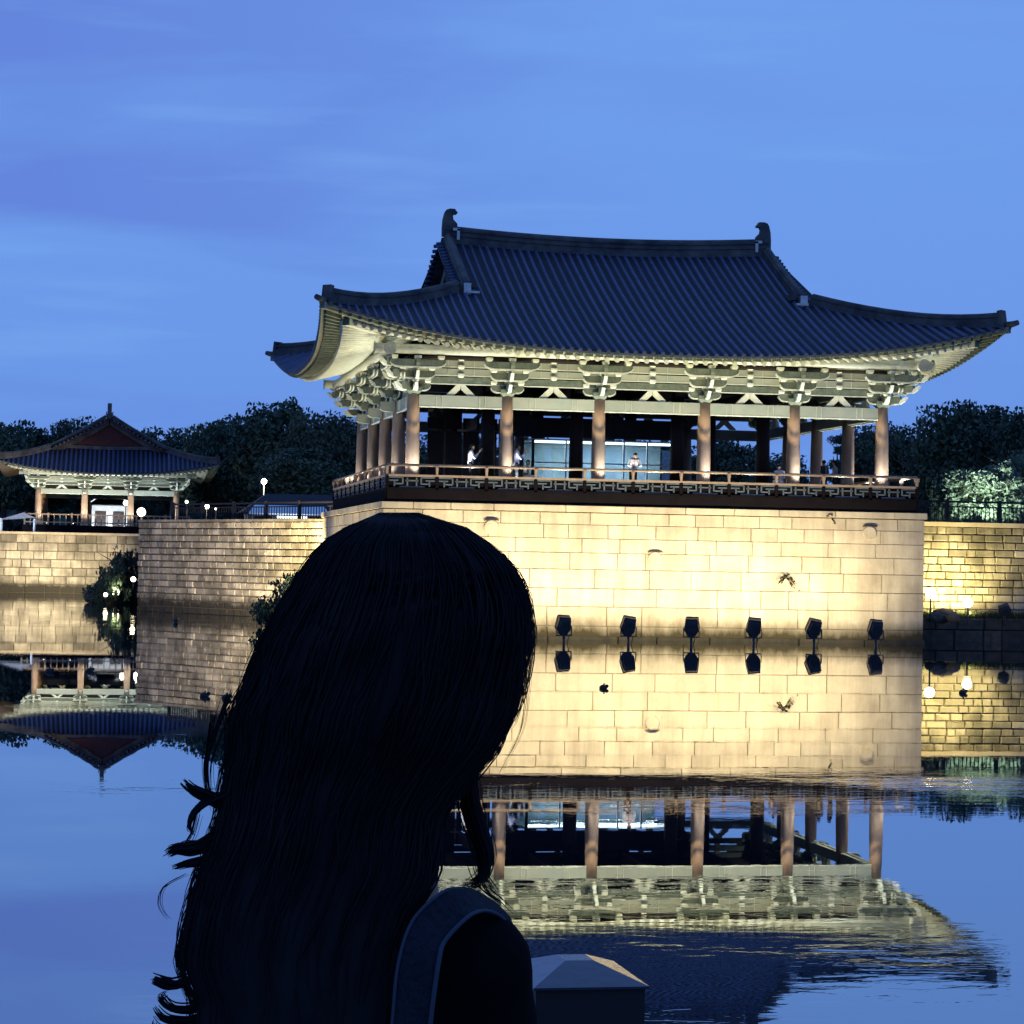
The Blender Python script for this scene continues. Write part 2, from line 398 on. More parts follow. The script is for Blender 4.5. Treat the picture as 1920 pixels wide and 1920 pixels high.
    flipx = lambda p: Vector((-p.x, p.y, p.z)); flipy = lambda p: Vector((p.x, -p.y, p.z))
    sides = [('f', F_, ac, None), ('l', S_, bc, None), ('r', S_, bc, flipx), ('b', F_, ac, flipy)]
    for nm, fn, lim, fl_ in sides:
        q = (lambda v, f: fn(v, f)) if fl_ is None else (lambda v, f: fl_(fn(v, f)))
        vsamp = [-lim*.999+2*lim*.999*i/30 for i in range(31)]
        MB().grid([[q(v, j/5) for j in range(6)] for v in vsamp]).build('soffit', mt('soffit'), root)
        MB().rail([q(v, 0)+Vector((0,0,-.03)) for v in vsamp], .10, .10).build('eave_board', mt('green'), root)
        if nm == 'b': continue
        run = (q(0, 0)-q(0, 1)).length
        n_ = int(2*lim/P['raft_p']); f1 = .85/run
        MB().rail([q(v, f1)+Vector((0,0,-.16)) for v in vsamp], .10, .12).build('rafter_end_board', mt('cream'), root)
        J1, J2 = MB(), MB()
        for i in range(n_):
            v = -lim*.965+2*lim*.965*(i+.5)/n_
            a = q(v, .03); b = q(v, f1*1.35)
            up = Vector((0,0,-.075)); mb = MB()
            (J1 if P.get('joined') else mb).beam(a+up, b+up, .17, .16)
            if mb.v: mb.build('flying_rafter', mt('green'), root)
            a = q(v, f1*.93)+Vector((0,0,-.30)); b = q(v, 1)+Vector((0,0,-.10)); mb = MB()
            mid = (a+b)/2+Vector((0,0,-.02))
            (J2 if P.get('joined') else mb).tube([a, mid, b], [.105, .115, .11], 8)
            if mb.v: mb.build('rafter', mt('cream'), root)
        if J1.v:
            J1.build('flying_rafters', mt('green'), root)['kind'] = 'stuff'; J2.build('rafters', mt('cream'), root)['kind'] = 'stuff'
    for sx in (-1, 1):
        for sy_ in (-1, 1):
            c_ = Vector((sx*ac, sy_*bc, zE(ac))); i_ = Vector((sx*(aX-.2), sy_*(aY-.2), zin-.15))
            d = (c_-i_); e1 = i_+d*.74; e1.z = i_.z+(c_.z-i_.z)*.52-.22; mid = i_.lerp(e1, .5); mid.z -= .12
            mb = MB(); up = Vector((0,0,-.19)); mb.rail([i_+up, mid+up, e1+up], .30, .36)
            h = mb.build('hip_rafter', mt('cream'), root)
            e0 = i_.lerp(e1, .55)+Vector((0,0,.22)); e2 = c_-d*.015+Vector((0,0,-.28)); m2 = e0.lerp(e2, .55)+Vector((0,0,-.06))
            MB().rail([e0, m2, e2], .26, .26).build('hip_rafter_tip', mt('green'), h)
            MB().beam(e1+d.normalized()*.01+Vector((0,0,-.01)), e1+d.normalized()*.06+Vector((0,0,-.01)), .31, .37).build('end_plate', mt('endgreen'), h)
    # --- purlins carried by the brackets
    out = 1.2*s; zp = zt+P['stack']
    zp += .09; px_, py_ = aX+out, aY+out
    for sy_ in (-1, 1):
        b = MB().tube([(-px_-.55, sy_*py_, zp), (px_+.55, sy_*py_, zp)], .20*s, 12).build('eave_purlin', mt('cream'), root)
    for sx in (-1, 1):
        MB().tube([(sx*px_, -py_-.55, zp-.03), (sx*px_, py_+.55, zp-.03)], .20*s, 12).build('eave_purlin', mt('cream'), root)
    for sy_ in (-1, 1):
        for sx in (-1, 1):
            MB().tube([(sx*(px_+.55), sy_*py_, zp), (sx*(px_+.58), sy_*py_, zp)], .27*s, 14).build('purlin_end', mt('endgrey'), root)
            MB().tube([(sx*px_, sy_*(py_+.55), zp-.03), (sx*px_, sy_*(py_+.58), zp-.03)], .27*s, 14).build('purlin_end', mt('endgrey'), root)
    # --- bracket meshes, shared
    hb = P['stack']/1.64
    Z = lambda v: v*hb
    mm = {}
    mm['cap'] = MB().add([(-.2*s,-.2*s,0),(.2*s,-.2*s,0),(.2*s,.2*s,0),(-.2*s,.2*s,0),(-.3*s,-.3*s,Z(.13)),(.3*s,-.3*s,Z(.13)),(.3*s,.3*s,Z(.13)),(-.3*s,.3*s,Z(.13)),(-.3*s,-.3*s,Z(.28)),(.3*s,-.3*s,Z(.28)),(.3*s,.3*s,Z(.28)),(-.3*s,.3*s,Z(.28))],
              [(3,2,1,0),(8,9,10,11)]+[(i, (i+1) % 4, 4+(i+1) % 4, 4+i) for i in range(4)]+[(4+i, 4+(i+1) % 4, 8+(i+1) % 4, 8+i) for i in range(4)]).mesh('bracket_set', mt('green'))
    q = .13*s
    mm['block'] = MB().add([(-q*.65,-q*.65,0),(q*.65,-q*.65,0),(q*.65,q*.65,0),(-q*.65,q*.65,0),(-q,-q,Z(.07)),(q,-q,Z(.07)),(q,q,Z(.07)),(-q,q,Z(.07)),(-q,-q,Z(.16)),(q,-q,Z(.16)),(q,q,Z(.16)),(-q,q,Z(.16))],
              [(3,2,1,0),(8,9,10,11)]+[(i, (i+1) % 4, 4+(i+1) % 4, 4+i) for i in range(4)]+[(4+i, 4+(i+1) % 4, 8+(i+1) % 4, 8+i) for i in range(4)]).mesh('bearing_block', mt('cream'))
    def arm(L): return MB().prism(boat(L*s, Z(.30)), (0,0,0), (1,0,0), (0,0,1), .17*s).mesh('bracket_arm', mt('green'))
    def edge(L):                                  # the pale painted under-edge of an arm, a thin strip standing proud
        b_ = boat(L*s*1.01, Z(.30))[1:-1]; m_ = MB()
        for sg in (-1, 1):
            m_.rail([(x, sg*.075*s, z-.035) for x, z in b_], .055*s, .060)
        return m_.mesh('painted_edge', mt('cream'))
    arms = {L: (arm(L), edge(L)) for L in (1.35, 1.75, 1.55, 2.25)}
    def thrust(r, z0):                            # outward arm, -y
        p = [(-.45*s, 0), (r*s-.05, 0), (r*s, Z(.12)), (r*s, Z(.30)), (-.45*s, Z(.30))]
        return MB().prism(p, (0,0,0), (0,-1,0), (0,0,1), .17*s).mesh('bracket_arm', mt('green'))
    tongue = MB().prism([(-.25*s,-.03), (0,-.02), (.16*s,Z(.10)), (.26*s,Z(.27)), (.19*s,Z(.29)), (.05*s,Z(.17)), (-.25*s,Z(.12))], (0,0,0), (0,-1,0), (0,0,1), .13*s).mesh('bracket_tongue', mt('cream'))
    thr = {r: thrust(r, 0) for r in (.62, 1.05, 1.35)}
    def cluster(b, rz, full=True):
        R = Matrix.Rotation(rz, 3, 'Z')
        def put(nm, me, p): return link(nm, me, b, R @ Vector(p), rz)
        def lat(L, y, z):
            a_ = put('bracket_arm', arms[L][0], (0, y, Z(z))); put('painted_edge', arms[L][1], (0, y, Z(z)))
            for x in (-L*.42, 0, L*.42): put('bearing_block', mm['block'], (x*s, y, Z(z+.30)))
        lat(1.35, 0, .16)
        put('bracket_arm', thr[.62], (0, 0, Z(.17))); put('bracket_tongue', tongue, (0, -.62*s, Z(.16)))
        lat(1.55, -.55*s, .62)
        put('bracket_arm', thr[1.05], (0, 0, Z(.62))); put('bracket_tongue', tongue, (0, -1.05*s, Z(.60)))
        lat(2.25, -1.15*s, 1.02)
        put('bracket_arm', thr[1.35], (0, 0, Z(1.06)))
    # --- columns, bracket sets, lintels, struts
    cr = P['col_r']
    cpro = [(0, 1.0), (.05, 1.02), (.3, 1.05), (.55, 1.02), (.8, .95), (1, .86)]
    cme = MB().tube([(0,0,fl+(zt-fl)*a) for a, _ in cpro], [cr*b for _, b in cpro], 18).mesh('column', mt('column'))
    bme = MB().tube([(0,0,fl-.02),(0,0,fl+.12)], [cr*1.35, cr*1.2], 16).mesh('column_base', mt('granite'))
    ring = [(x, y) for x in xs for y in ys if x in (xs[0], xs[-1]) or y in (ys[0], ys[-1])]
    for x, y in ring:
        c = link('column', cme, root, (x, y, 0)); link('column_base', bme, c)
        b = link('bracket_set', mm['cap'], root, (x, y, zt))
        if y == ys[0]: cluster(b, 0)
        if y == ys[-1]: cluster(b, PI)
        if x == xs[0]: cluster(b, -PI/2)
        if x == xs[-1]: cluster(b, PI/2)
        if x in (xs[0], xs[-1]) and y in (ys[0], ys[-1]):
            rz = math.atan2(x, -y); R = Matrix.Rotation(rz, 3, 'Z')
            for r_, z in ((.62, .17), (1.05, .62), (1.35, 1.06)):
                link('bracket_arm', thr[r_], b, (0,0,Z(z)+.004), rz, (1.0, 1.35, 1))
                link('bracket_tongue', tongue, b, R @ Vector((0, -r_*1.35*s, Z(z))), rz, (1.2,1.2,1))
        elif x in (xs[0], xs[-1]):
            sg = -1 if x < 0 else 1
            MB().prism([(0,0),(.5*s,.03),(.62*s,.12),(.58*s,.42*s),(0,.45*s)], (x+sg*cr*.7, y, zt-.47*s), (sg,0,0), (0,0,1), .34*s).build('beam_end', mt('lintel'), root)
    # inner columns
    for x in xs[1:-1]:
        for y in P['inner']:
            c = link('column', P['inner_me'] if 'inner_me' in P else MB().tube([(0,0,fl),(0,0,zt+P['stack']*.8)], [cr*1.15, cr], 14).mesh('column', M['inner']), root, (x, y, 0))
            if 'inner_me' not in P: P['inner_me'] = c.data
    lh = P['lin_h']
    def bay(p, q, outward):
        p, q = Vector(p), Vector(q); d = (q-p).normalized(); o = Vector(outward); L = (q-p).length
        p2, q2 = p+d*cr*.8, q-d*cr*.8; up = Vector((0,0,1))
        ln_ = MB().beam(p2+up*(zt-lh/2-.02), q2+up*(zt-lh/2-.02), .26*s, lh).build('lintel', mt('lintel'), root)
        mb = MB(); zl = zt-lh-.045
        mb.beam(p2+o*.10*s+up*zl, q2+o*.10*s+up*zl, .08*s, .045); mb.build('painted_edge', mt('cream'), ln_)
        for f in (.24, .30, .70, .76) if s > .9 else (.27, .73):
            c = p.lerp(q, f)+o*.137*s+up*(zt-lh/2-.02)
            MB().beam(c-up*lh*.48, c+up*lh*.48, .05, .012, o.cross(up)).build('painted_band', mt('cream'), ln_)
        mid = (p+q)/2; a0 = zt; a1 = zt+Z(.46)
        mb = MB()
        for sg in (-1, 1):
            w = .58*s
            mb.prism([(sg*.0, a1-a0), (sg*.17*s, a1-a0), (sg*.23*s, (a1-a0)*.78), (sg*w, (a1-a0)*.06), (sg*w, 0), (sg*(w-.30*s), 0), (sg*.02, (a1-a0)*.52)], mid+up*a0, d, up, .16*s)
        st = mb.build('inverted_v_strut', mt('cream'), root)
        for j, (za, zb_) in enumerate(((.47, .74), (.82, 1.08), (1.17, 1.42))):
            tb = MB().beam(p+up*(zt+Z((za+zb_)/2)), q+up*(zt+Z((za+zb_)/2)), .15*s, Z(zb_-za)).build('tie_beam', mt('lintel' if j else 'green'), root)
            MB().beam(p+o*.06*s+up*(zt+Z(za)-.02), q+o*.06*s+up*(zt+Z(za)-.02), .05*s, .04).build('painted_edge', mt('cream'), tb)
            for f in (.36, .64):
                c = p.lerp(q, f)+o*.081*s+up*(zt+Z((za+zb_)/2))
                if j: MB().beam(c-up*Z(.13), c+up*Z(.13), .05, .012, o.cross(up)).build('painted_band', mt('cream'), tb)
            link('bearing_block', mm['block'], root, mid+up*(zt+Z(zb_)-.02)+o*.02)
    for i in range(len(xs)-1):
        bay((xs[i], ys[0], 0), (xs[i+1], ys[0], 0), (0,-1,0)); bay((xs[i], ys[-1], 0), (xs[i+1], ys[-1], 0), (0,1,0))
    for i in range(len(ys)-1):
        bay((xs[0], ys[i], 0), (xs[0], ys[i+1], 0), (-1,0,0)); bay((xs[-1], ys[i], 0), (xs[-1], ys[i+1], 0), (1,0,0))
    # --- ceiling and cross beams
    MB().box((0, 0, zt+Z(1.5)), (2*aX+.6, 2*aY+.6, .1)).build('ceiling', M['ceil'], root)
    for x in xs[1:-1]:
        MB().beam((x, ys[0]+.2, zt+Z(.75)), (x, ys[-1]-.2, zt+Z(.75)), .35, .45).build('cross_beam', M['dark'], root)
    return dict(zf=zf, zE=zE, yE=yE, hip=hip)

M['endgrey'] = mat('purlin_end', (.42,.44,.42), (.25,.28,.27), rough=.7, scale=4)
M['endgreen'] = mat('end_green', (.07,.14,.11), rough=.6)
M['barge'] = mat('pale_bargeboard', (.34,.36,.29), (.26,.29,.24), rough=.7, scale=3)
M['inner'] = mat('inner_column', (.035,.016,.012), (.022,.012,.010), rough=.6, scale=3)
M['ceil'] = mat('ceiling_board', (.035,.025,.02), (.02,.016,.014), rough=.8, scale=2)
M['glow'] = mat('warm_lamp_face', (.9,.85,.7), emit=(1,.86,.55), estr=14)
M['glowdim'] = mat('lamp_globe', (.9,.88,.8), emit=(1,.9,.66), estr=9)
M['glowcool'] = mat('light_strip', (.9,.9,.9), emit=(.75,.95,1), estr=3.0)
M['soil'] = mat('soil', (.035,.03,.02), (.02,.02,.014), rough=.95, scale=1.5, bump=.6)
M['rock'] = mat('boulder_stone', (.13,.12,.10), (.055,.05,.045), rough=.9, scale=2, bump=.7, bscale=6)

# ================================================================== LARGE STRUCTURE
# ------------------------------------------------------------------ pond
mw, t, b = newmat('pond_water'); nd, ln = t.nodes, t.links
b.inputs['Base Color'].default_value = c4(.006,.012,.022); b.inputs['Roughness'].default_value = .0
b.inputs['IOR'].default_value = 1.33; b.inputs['Specular IOR Level'].default_value = .5
g = nd.new('ShaderNodeNewGeometry')
def wn(sc, detail, stretch=(1,1,1), rough=.55, dist=0):
    mp_ = nd.new('ShaderNodeMapping'); mp_.inputs['Scale'].default_value = stretch; mp_.inputs['Rotation'].default_value = (0,0,math.radians(8)); ln.new(g.outputs['Position'], mp_.inputs[0])
    n_ = nd.new('ShaderNodeTexNoise'); n_.inputs['Scale'].default_value = sc; n_.inputs['Detail'].default_value = detail; n_.inputs['Roughness'].default_value = rough; n_.inputs['Distortion'].default_value = dist
    ln.new(mp_.outputs[0], n_.inputs['Vector']); return n_.outputs[0]
def mth(op, a, b_):
    n_ = nd.new('ShaderNodeMath', ); n_.operation = op
    for i, v in enumerate((a, b_)):
        if isinstance(v, (int, float)): n_.inputs[i].default_value = v
        else: ln.new(v, n_.inputs[i])
    return n_.outputs[0]
def mrange(v, a, b_, c, d):
    n_ = nd.new('ShaderNodeMapRange'); ln.new(v, n_.inputs[0])
    for i, q in enumerate((a, b_, c, d)): n_.inputs[i+1].default_value = q
    return n_.outputs[0]
fine = wn(4.2, 3, (.45,1,1), dist=.5)                       # short wind ripples, crests across the view
mid_ = wn(1.5, 2, (.45,1,1), dist=.3)
long_ = wn(.25, 2, (.5,1,1))
patch = mrange(wn(.085, 3, (.6,1,1)), .46, .57, .08, 1)      # wind-ruffled patches among calm water
gust = mrange(wn(.42, 3, (.5,1,1)), .52, .66, .35, 1.6)       # small cat's-paws inside the patches
sxyz = nd.new('ShaderNodeSeparateXYZ'); ln.new(g.outputs['Position'], sxyz.inputs[0])
band = nd.new('ShaderNodeValToRGB'); ln.new(mrange(sxyz.outputs[1], 0, 110, 0, 1), band.inputs[0])
gv = lambda q: c4(q, q, q)                                   # gusts lie in bands along the pond
ramp_set(band, [(0, gv(.40)), (.16, gv(.36)), (.185, gv(.11)), (.245, gv(.11)), (.262, gv(.40)), (.275, gv(.40)), (.285, gv(1)), (.305, gv(1)), (.32, gv(.09)), (.55, gv(.09)), (.72, gv(.13)), (.90, gv(.35)), (1, gv(.6))])
amp = mth('MULTIPLY', mth('MULTIPLY', patch, gust), band.outputs[0])
fine, mid_ = mth('SUBTRACT', fine, .5), mth('SUBTRACT', mid_, .5)
hgt = mth('ADD', mth('ADD', mth('MULTIPLY', mth('MULTIPLY', fine, amp), .0056), mth('MULTIPLY', mth('MULTIPLY', mid_, amp), .0062)), mth('MULTIPLY', long_, .0007))
bp = nd.new('ShaderNodeBump'); bp.inputs['Strength'].default_value = 1.0; bp.inputs['Distance'].default_value = 1.0
ln.new(hgt, bp.inputs['Height']); ln.new(bp.outputs[0], b.inputs['Normal'])
gls = nd.new('ShaderNodeBsdfGlossy'); gls.inputs['Color'].default_value = c4(.86,.88,.90); gls.inputs['Roughness'].default_value = .0
ln.new(bp.outputs[0], gls.inputs['Normal']); mws = nd.new('ShaderNodeMixShader'); mws.inputs[0].default_value = .5
ln.new(b.outputs[0], mws.inputs[1]); ln.new(gls.outputs[0], mws.inputs[2]); ln.new(mws.outputs[0], nd['Material Output'].inputs[0])
MB().grid([[(-160, -3, 0), (160, -3, 0)], [(-160, 250, 0), (160, 250, 0)]], False).build('pond_water', mw)['kind'] = 'structure'
# pond bed and the bank under the viewer
MB().box((0, 120, -3.2), (420, 300, .4)).build('pond_bed', M['soil'])['kind'] = 'structure'
bankm = mat('bank_paving', (.12,.115,.105), (.09,.085,.08), rough=.9, scale=2, bump=.3)
MB().box((0, -6.2, -.8), (60, 20.4, 4.5)).build('bank', bankm)['kind'] = 'structure'    # top z = 1.45, edge y = 4.0

# ------------------------------------------------------------------ stone walls, block by block
def block_mesh(name, m_, r, ch, bulge):
    v = []
    j = lambda: r.uniform(-bulge, bulge)
    v += [(0,.30,0),(1,.30,0),(1,.30,1),(0,.30,1)]
    v += [(0,.02,0),(1,.02,0),(1,.02,1),(0,.02,1)]
    f_ = -.025
    v += [(ch,f_+j(),ch*1.6),(1-ch,f_+j(),ch*1.6),(1-ch,f_+j(),1-ch*1.6),(ch,f_+j(),1-ch*1.6)]
    fs = [(3,2,1,0)] + [(i, (i+1) % 4, 4+(i+1) % 4, 4+i) for i in range(4)] + [(4+i, 4+(i+1) % 4, 8+(i+1) % 4, 8+i) for i in range(4)] + [(8,9,10), (8,10,11)]
    fs = [tuple(reversed(f)) for f in fs]
    mb = MB(); mb.add([(a, b_, c) for a, b_, c in v], [tuple(reversed(f)) for f in fs]); return mb.mesh(name, m_)
def course_wall(root, base, p, q, courses, wr, m_, seed, ch=.03, bulge=.012, gap=.022, name='stone_block', corner_from=None, mats=None):
    """blocks laid from p to q (2-D), outward side on the right hand of p->q looking along it"""
    r = random.Random(seed); p, q = Vector(p), Vector(q); d = (q-p); L = d.length; d.normalize(); a = math.atan2(d.y, d.x)
    var = [block_mesh(name, m_, r, ch, bulge) for _ in range(6)]
    varm = {}
    nb = Vector((d.y, -d.x))
    for ci, (z0, z1) in enumerate(courses):
        x = 0; w0, w1 = wr(ci)
        mm_ = (mats or {}).get(ci)
        if mm_ and ci not in varm: varm[ci] = [block_mesh(name, mm_, r, ch, bulge) for _ in range(4)]
        first = r.uniform(.4, 1)
        while x < L-.01:
            w = r.uniform(w0, w1)*(first if x == 0 else 1)
            if L-x-w < w0*.6: w = L-x
            me = r.choice(varm[ci] if mm_ else var)
            o = p+d*x+nb*r.uniform(-.006, .008)
            link(name, me, root, (o.x+d.x*gap/2-base[0], o.y+d.y*gap/2-base[1], z0+gap/2-base[2]), a, (w-gap, 1, z1-z0-gap))
            x += w
XL = at_y(718, 945, 95).x; XR = at_y(1734, 962, 95).x
YF, YB = 95.0, 119.5; TOP = 5.42
mossy = mat('waterline_granite', (.26,.21,.13), (.030,.026,.016), rough=.85, scale=1.5, bump=.5, bscale=20, stretch=(.4,.4,1.1), lo=.34, hi=.54, obj=False)
plat = thing('stone_platform', 'tall platform of pale cut granite blocks rising from the pond under the large pavilion', 'stone platform', ((XL+XR)/2, (YF+YB)/2, 0))
pb = plat.location
MB().box((0, 0, 2.3), (XR-XL-.1, YB-YF-.1, 6.1)).build('mortar_core', mat('pale_mortar', (.24,.20,.15), (.17,.14,.10), rough=.95, scale=2), plat)
hs = [.6,.82,.77,.80,.70,.60,.58,.50]; sc_ = (TOP-.27-.0)/sum(hs); zc = -.02; crs = []
for h in hs: crs.append((zc, zc+h*sc_)); zc += h*sc_
wrf = lambda ci: [(1.2,3.4),(1.2,3.2),(.55,2.6),(1.4,3.3),(1.1,3.0),(1.2,2.8),(1.0,2.6),(1.0,2.4)][ci]
course_wall(plat, pb, (XL, YF), (XR, YF), crs, wrf, M['granite'], 3, .010, .010, .012)
course_wall(plat, pb, (XL, YB), (XL, YF), crs, wrf, M['granite'], 4, .010, .010, .012)
course_wall(plat, pb, (XL-.09, YF-.09), (XR+.09, YF-.09), [(TOP-.27, TOP)], lambda c: (1.5, 3.0), M['granite'], 5, .012, .006, .012, name='coping_stone')
course_wall(plat, pb, (XL-.09, YB), (XL-.09, YF-.09), [(TOP-.27, TOP)], lambda c: (1.5, 3.0), M['granite'], 6, .012, .006, .012, name='coping_stone')
course_wall(plat, pb, (XL-.12, YF-.10), (XR+.05, YF-.10), [(-.3, .16)], lambda c: (1.6, 3.2), mat('wet_footing', (.05,.04,.028), (.02,.018,.012), rough=.7, scale=2, bump=.4, obj=False), 9, .015, .01, .015, name='footing_stone')
for px, py in ((921, 976), (1228, 1036), (1630, 988)):      # drain stones, the shaded slot above painted as a dark strip
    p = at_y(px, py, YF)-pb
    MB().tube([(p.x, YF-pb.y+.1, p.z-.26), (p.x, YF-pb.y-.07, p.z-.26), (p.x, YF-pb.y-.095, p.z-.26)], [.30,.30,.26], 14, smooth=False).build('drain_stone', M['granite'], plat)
    MB().prism([(-.31,-.05),(-.26,.01),(-.12,.045),(.12,.045),(.26,.01),(.31,-.05),(.20,-.02),(-.20,-.02)], (p.x, YF-pb.y-.04, p.z+.04), (1,0,0), (0,0,1), .14).build('slot_shade_strip', M['dark'], plat)

PL1, PL2 = at(258, 1100, 135), at(606, 1100, 121.5)
w = thing('stone_wall', 'grey brown wall of small weathered stones running left from the large platform', 'stone wall', (PL1.x, PL1.y, 0))
hc = 5.02/14
course_wall(w, w.location, (PL1.x, PL1.y), (PL2.x, PL2.y), [(i*hc-.02, (i+1)*hc-.02) for i in range(14)], lambda c: (.50, 1.02), M['rubble'], 11, .06, .035, .05, name='wall_stone')
dv = Vector((PL2.x-PL1.x, PL2.y-PL1.y)); dn = Vector((-dv.y, dv.x)).normalized()
mb = MB(); q0 = Vector((PL1.x, PL1.y)); q1 = Vector((PL2.x, PL2.y)); back = (Vector((PL1.x, PL1.y))).normalized()*55
b0 = q0+dn*.09; b1 = q1+dn*.09
def slab(pts, z0, z1):
    k = len(pts); v = [(x, y, z0) for x, y in pts]+[(x, y, z1) for x, y in pts]
    return MB().add(v, [tuple(reversed(range(k))), tuple(range(k, 2*k))]+[(i, (i+1) % k, k+(i+1) % k, k+i) for i in range(k)])
rel = lambda o, pts: [(x-o.location.x, y-o.location.y) for x, y in pts]
slab(rel(w, [b0, b1, b1+dn*1.2, b0+dn*1.2]), -1, 4.96).build('mortar_core', M['core'], w)
cap = slab(rel(w, [q0-dn*.08, q1-dn*.08, q1+dn*.5, q0+dn*.5]), 5.0, 5.13).build('coping_stone', M['rubble'], w)

PF0, PF1 = at_y(-60, 1100, 199), at_y(300, 1100, 199)
w2 = thing('stone_wall', 'distant pale wall of large square stones below the small pavilion', 'stone wall', (PF0.x, PF0.y, 0))
hc2 = 4.75/7
course_wall(w2, w2.location, (PF0.x, PF0.y), (PF1.x, PF1.y), [(i*hc2, (i+1)*hc2) for i in range(7)], lambda c: (.7, 1.7), M['rubble'], 12, .03, .03, .04, name='wall_stone')
MB().box(((PF1.x-PF0.x)/2, .5, 2), ((PF1-PF0).length, .9, 5.4)).build('mortar_core', M['core'], w2, (0, 0, 0))
MB().box(((PF1.x-PF0.x)/2, .2, 4.84), (PF1.x-PF0.x+.1, .8, .2)).build('coping_stone', M['granite'], w2)
YW = 103.0
w3 = thing('stone_wall', 'yellow lit wall of small stones to the right of the large platform', 'stone wall', (XR, YW, 0))
hc3 = 4.05/12
course_wall(w3, w3.location, (XR+.1, YW), (XR+16, YW), [(1.0+i*hc3, 1.0+(i+1)*hc3) for i in range(12)], lambda c: (.38, .95), M['rubble'], 13, .05, .03, .04, name='wall_stone')
MB().box((8, .6, 2.3), (15.9, 1, 5.4)).build('mortar_core', M['core'], w3)
MB().box((8.05, .1, 5.15), (15.9, .45, .2)).build('coping_stone', M['granite'], w3)

# ------------------------------------------------------------------ land behind the walls
gm = mat('park_ground', (.03,.04,.018), (.02,.028,.014), rough=.95, scale=.5, bump=.5)
e0 = (Vector((PL1.x, PL1.y))+dn*.6)
pts = [(-140, 199.8), (PF1.x, 199.8), (b0+dn*.9+back*.9)[:], (b0+dn*.9)[:], (b1+dn*.9)[:], (XL+3, YB-1.5), (XR-2, YB-1.5), (XR-2, YW+1), (XR+120, YW+1), (XR+300, 700), (-300, 700), (-300, 199.8)]
slab([tuple(p) for p in pts], 1.0, 4.9).build('park_ground', gm)['kind'] = 'structure'
# low embankment at the right
led = thing('embankment', 'low dark stone embankment at the water below the yellow lit wall', 'embankment', (XR, 101, 0))
r_ = random.Random(5)
course_wall(led, led.location, (XR+.12, 101.0), (XR+16, 101.0), [(-.1, .45), (.45, .98)], lambda c: (.7, 1.6), mat('dark_kerb', (.075,.068,.058), (.03,.028,.025), rough=.8, scale=2, bump=.4, rand=.3, obj=False), 21, .04, .03, .03, name='kerb_stone')  # kerb stones in a dark tone that varies from block to block
MB().box((8.06, 1.1, .4), (15.8, 2.0, 1.14)).build('soil_bed', M['soil'], led)

# ------------------------------------------------------------------ the large pavilion
PC = (22.8, 105.65)
pav = thing('pavilion', 'large floodlit pavilion with curved dark tiled roof and red brown columns on the granite platform', 'pavilion', (PC[0], PC[1], TOP))
mainP = dict(xs=[-9.93,-6.08,-2.23,2.23,6.08,9.93], ys=[-9.15,-4.575,0,4.575,9.15], bs=1.0, floor=.73, ztop=4.41, stack=1.64,
             ohx=3.75, ohy=3.3, flare=.45, ze=6.08, rise=1.60, pw=2.5, zr=11.66, sag=.28, xg=7.42, yh=5.9, k=.20, row_p=.372, row_r=.082, raft_p=.42,
             ridge_h=.78, fin=.92, col_r=.275, lin_h=.46, inner=[-4.575, 4.575])
R = pavilion(pav, mainP)
fl = .73
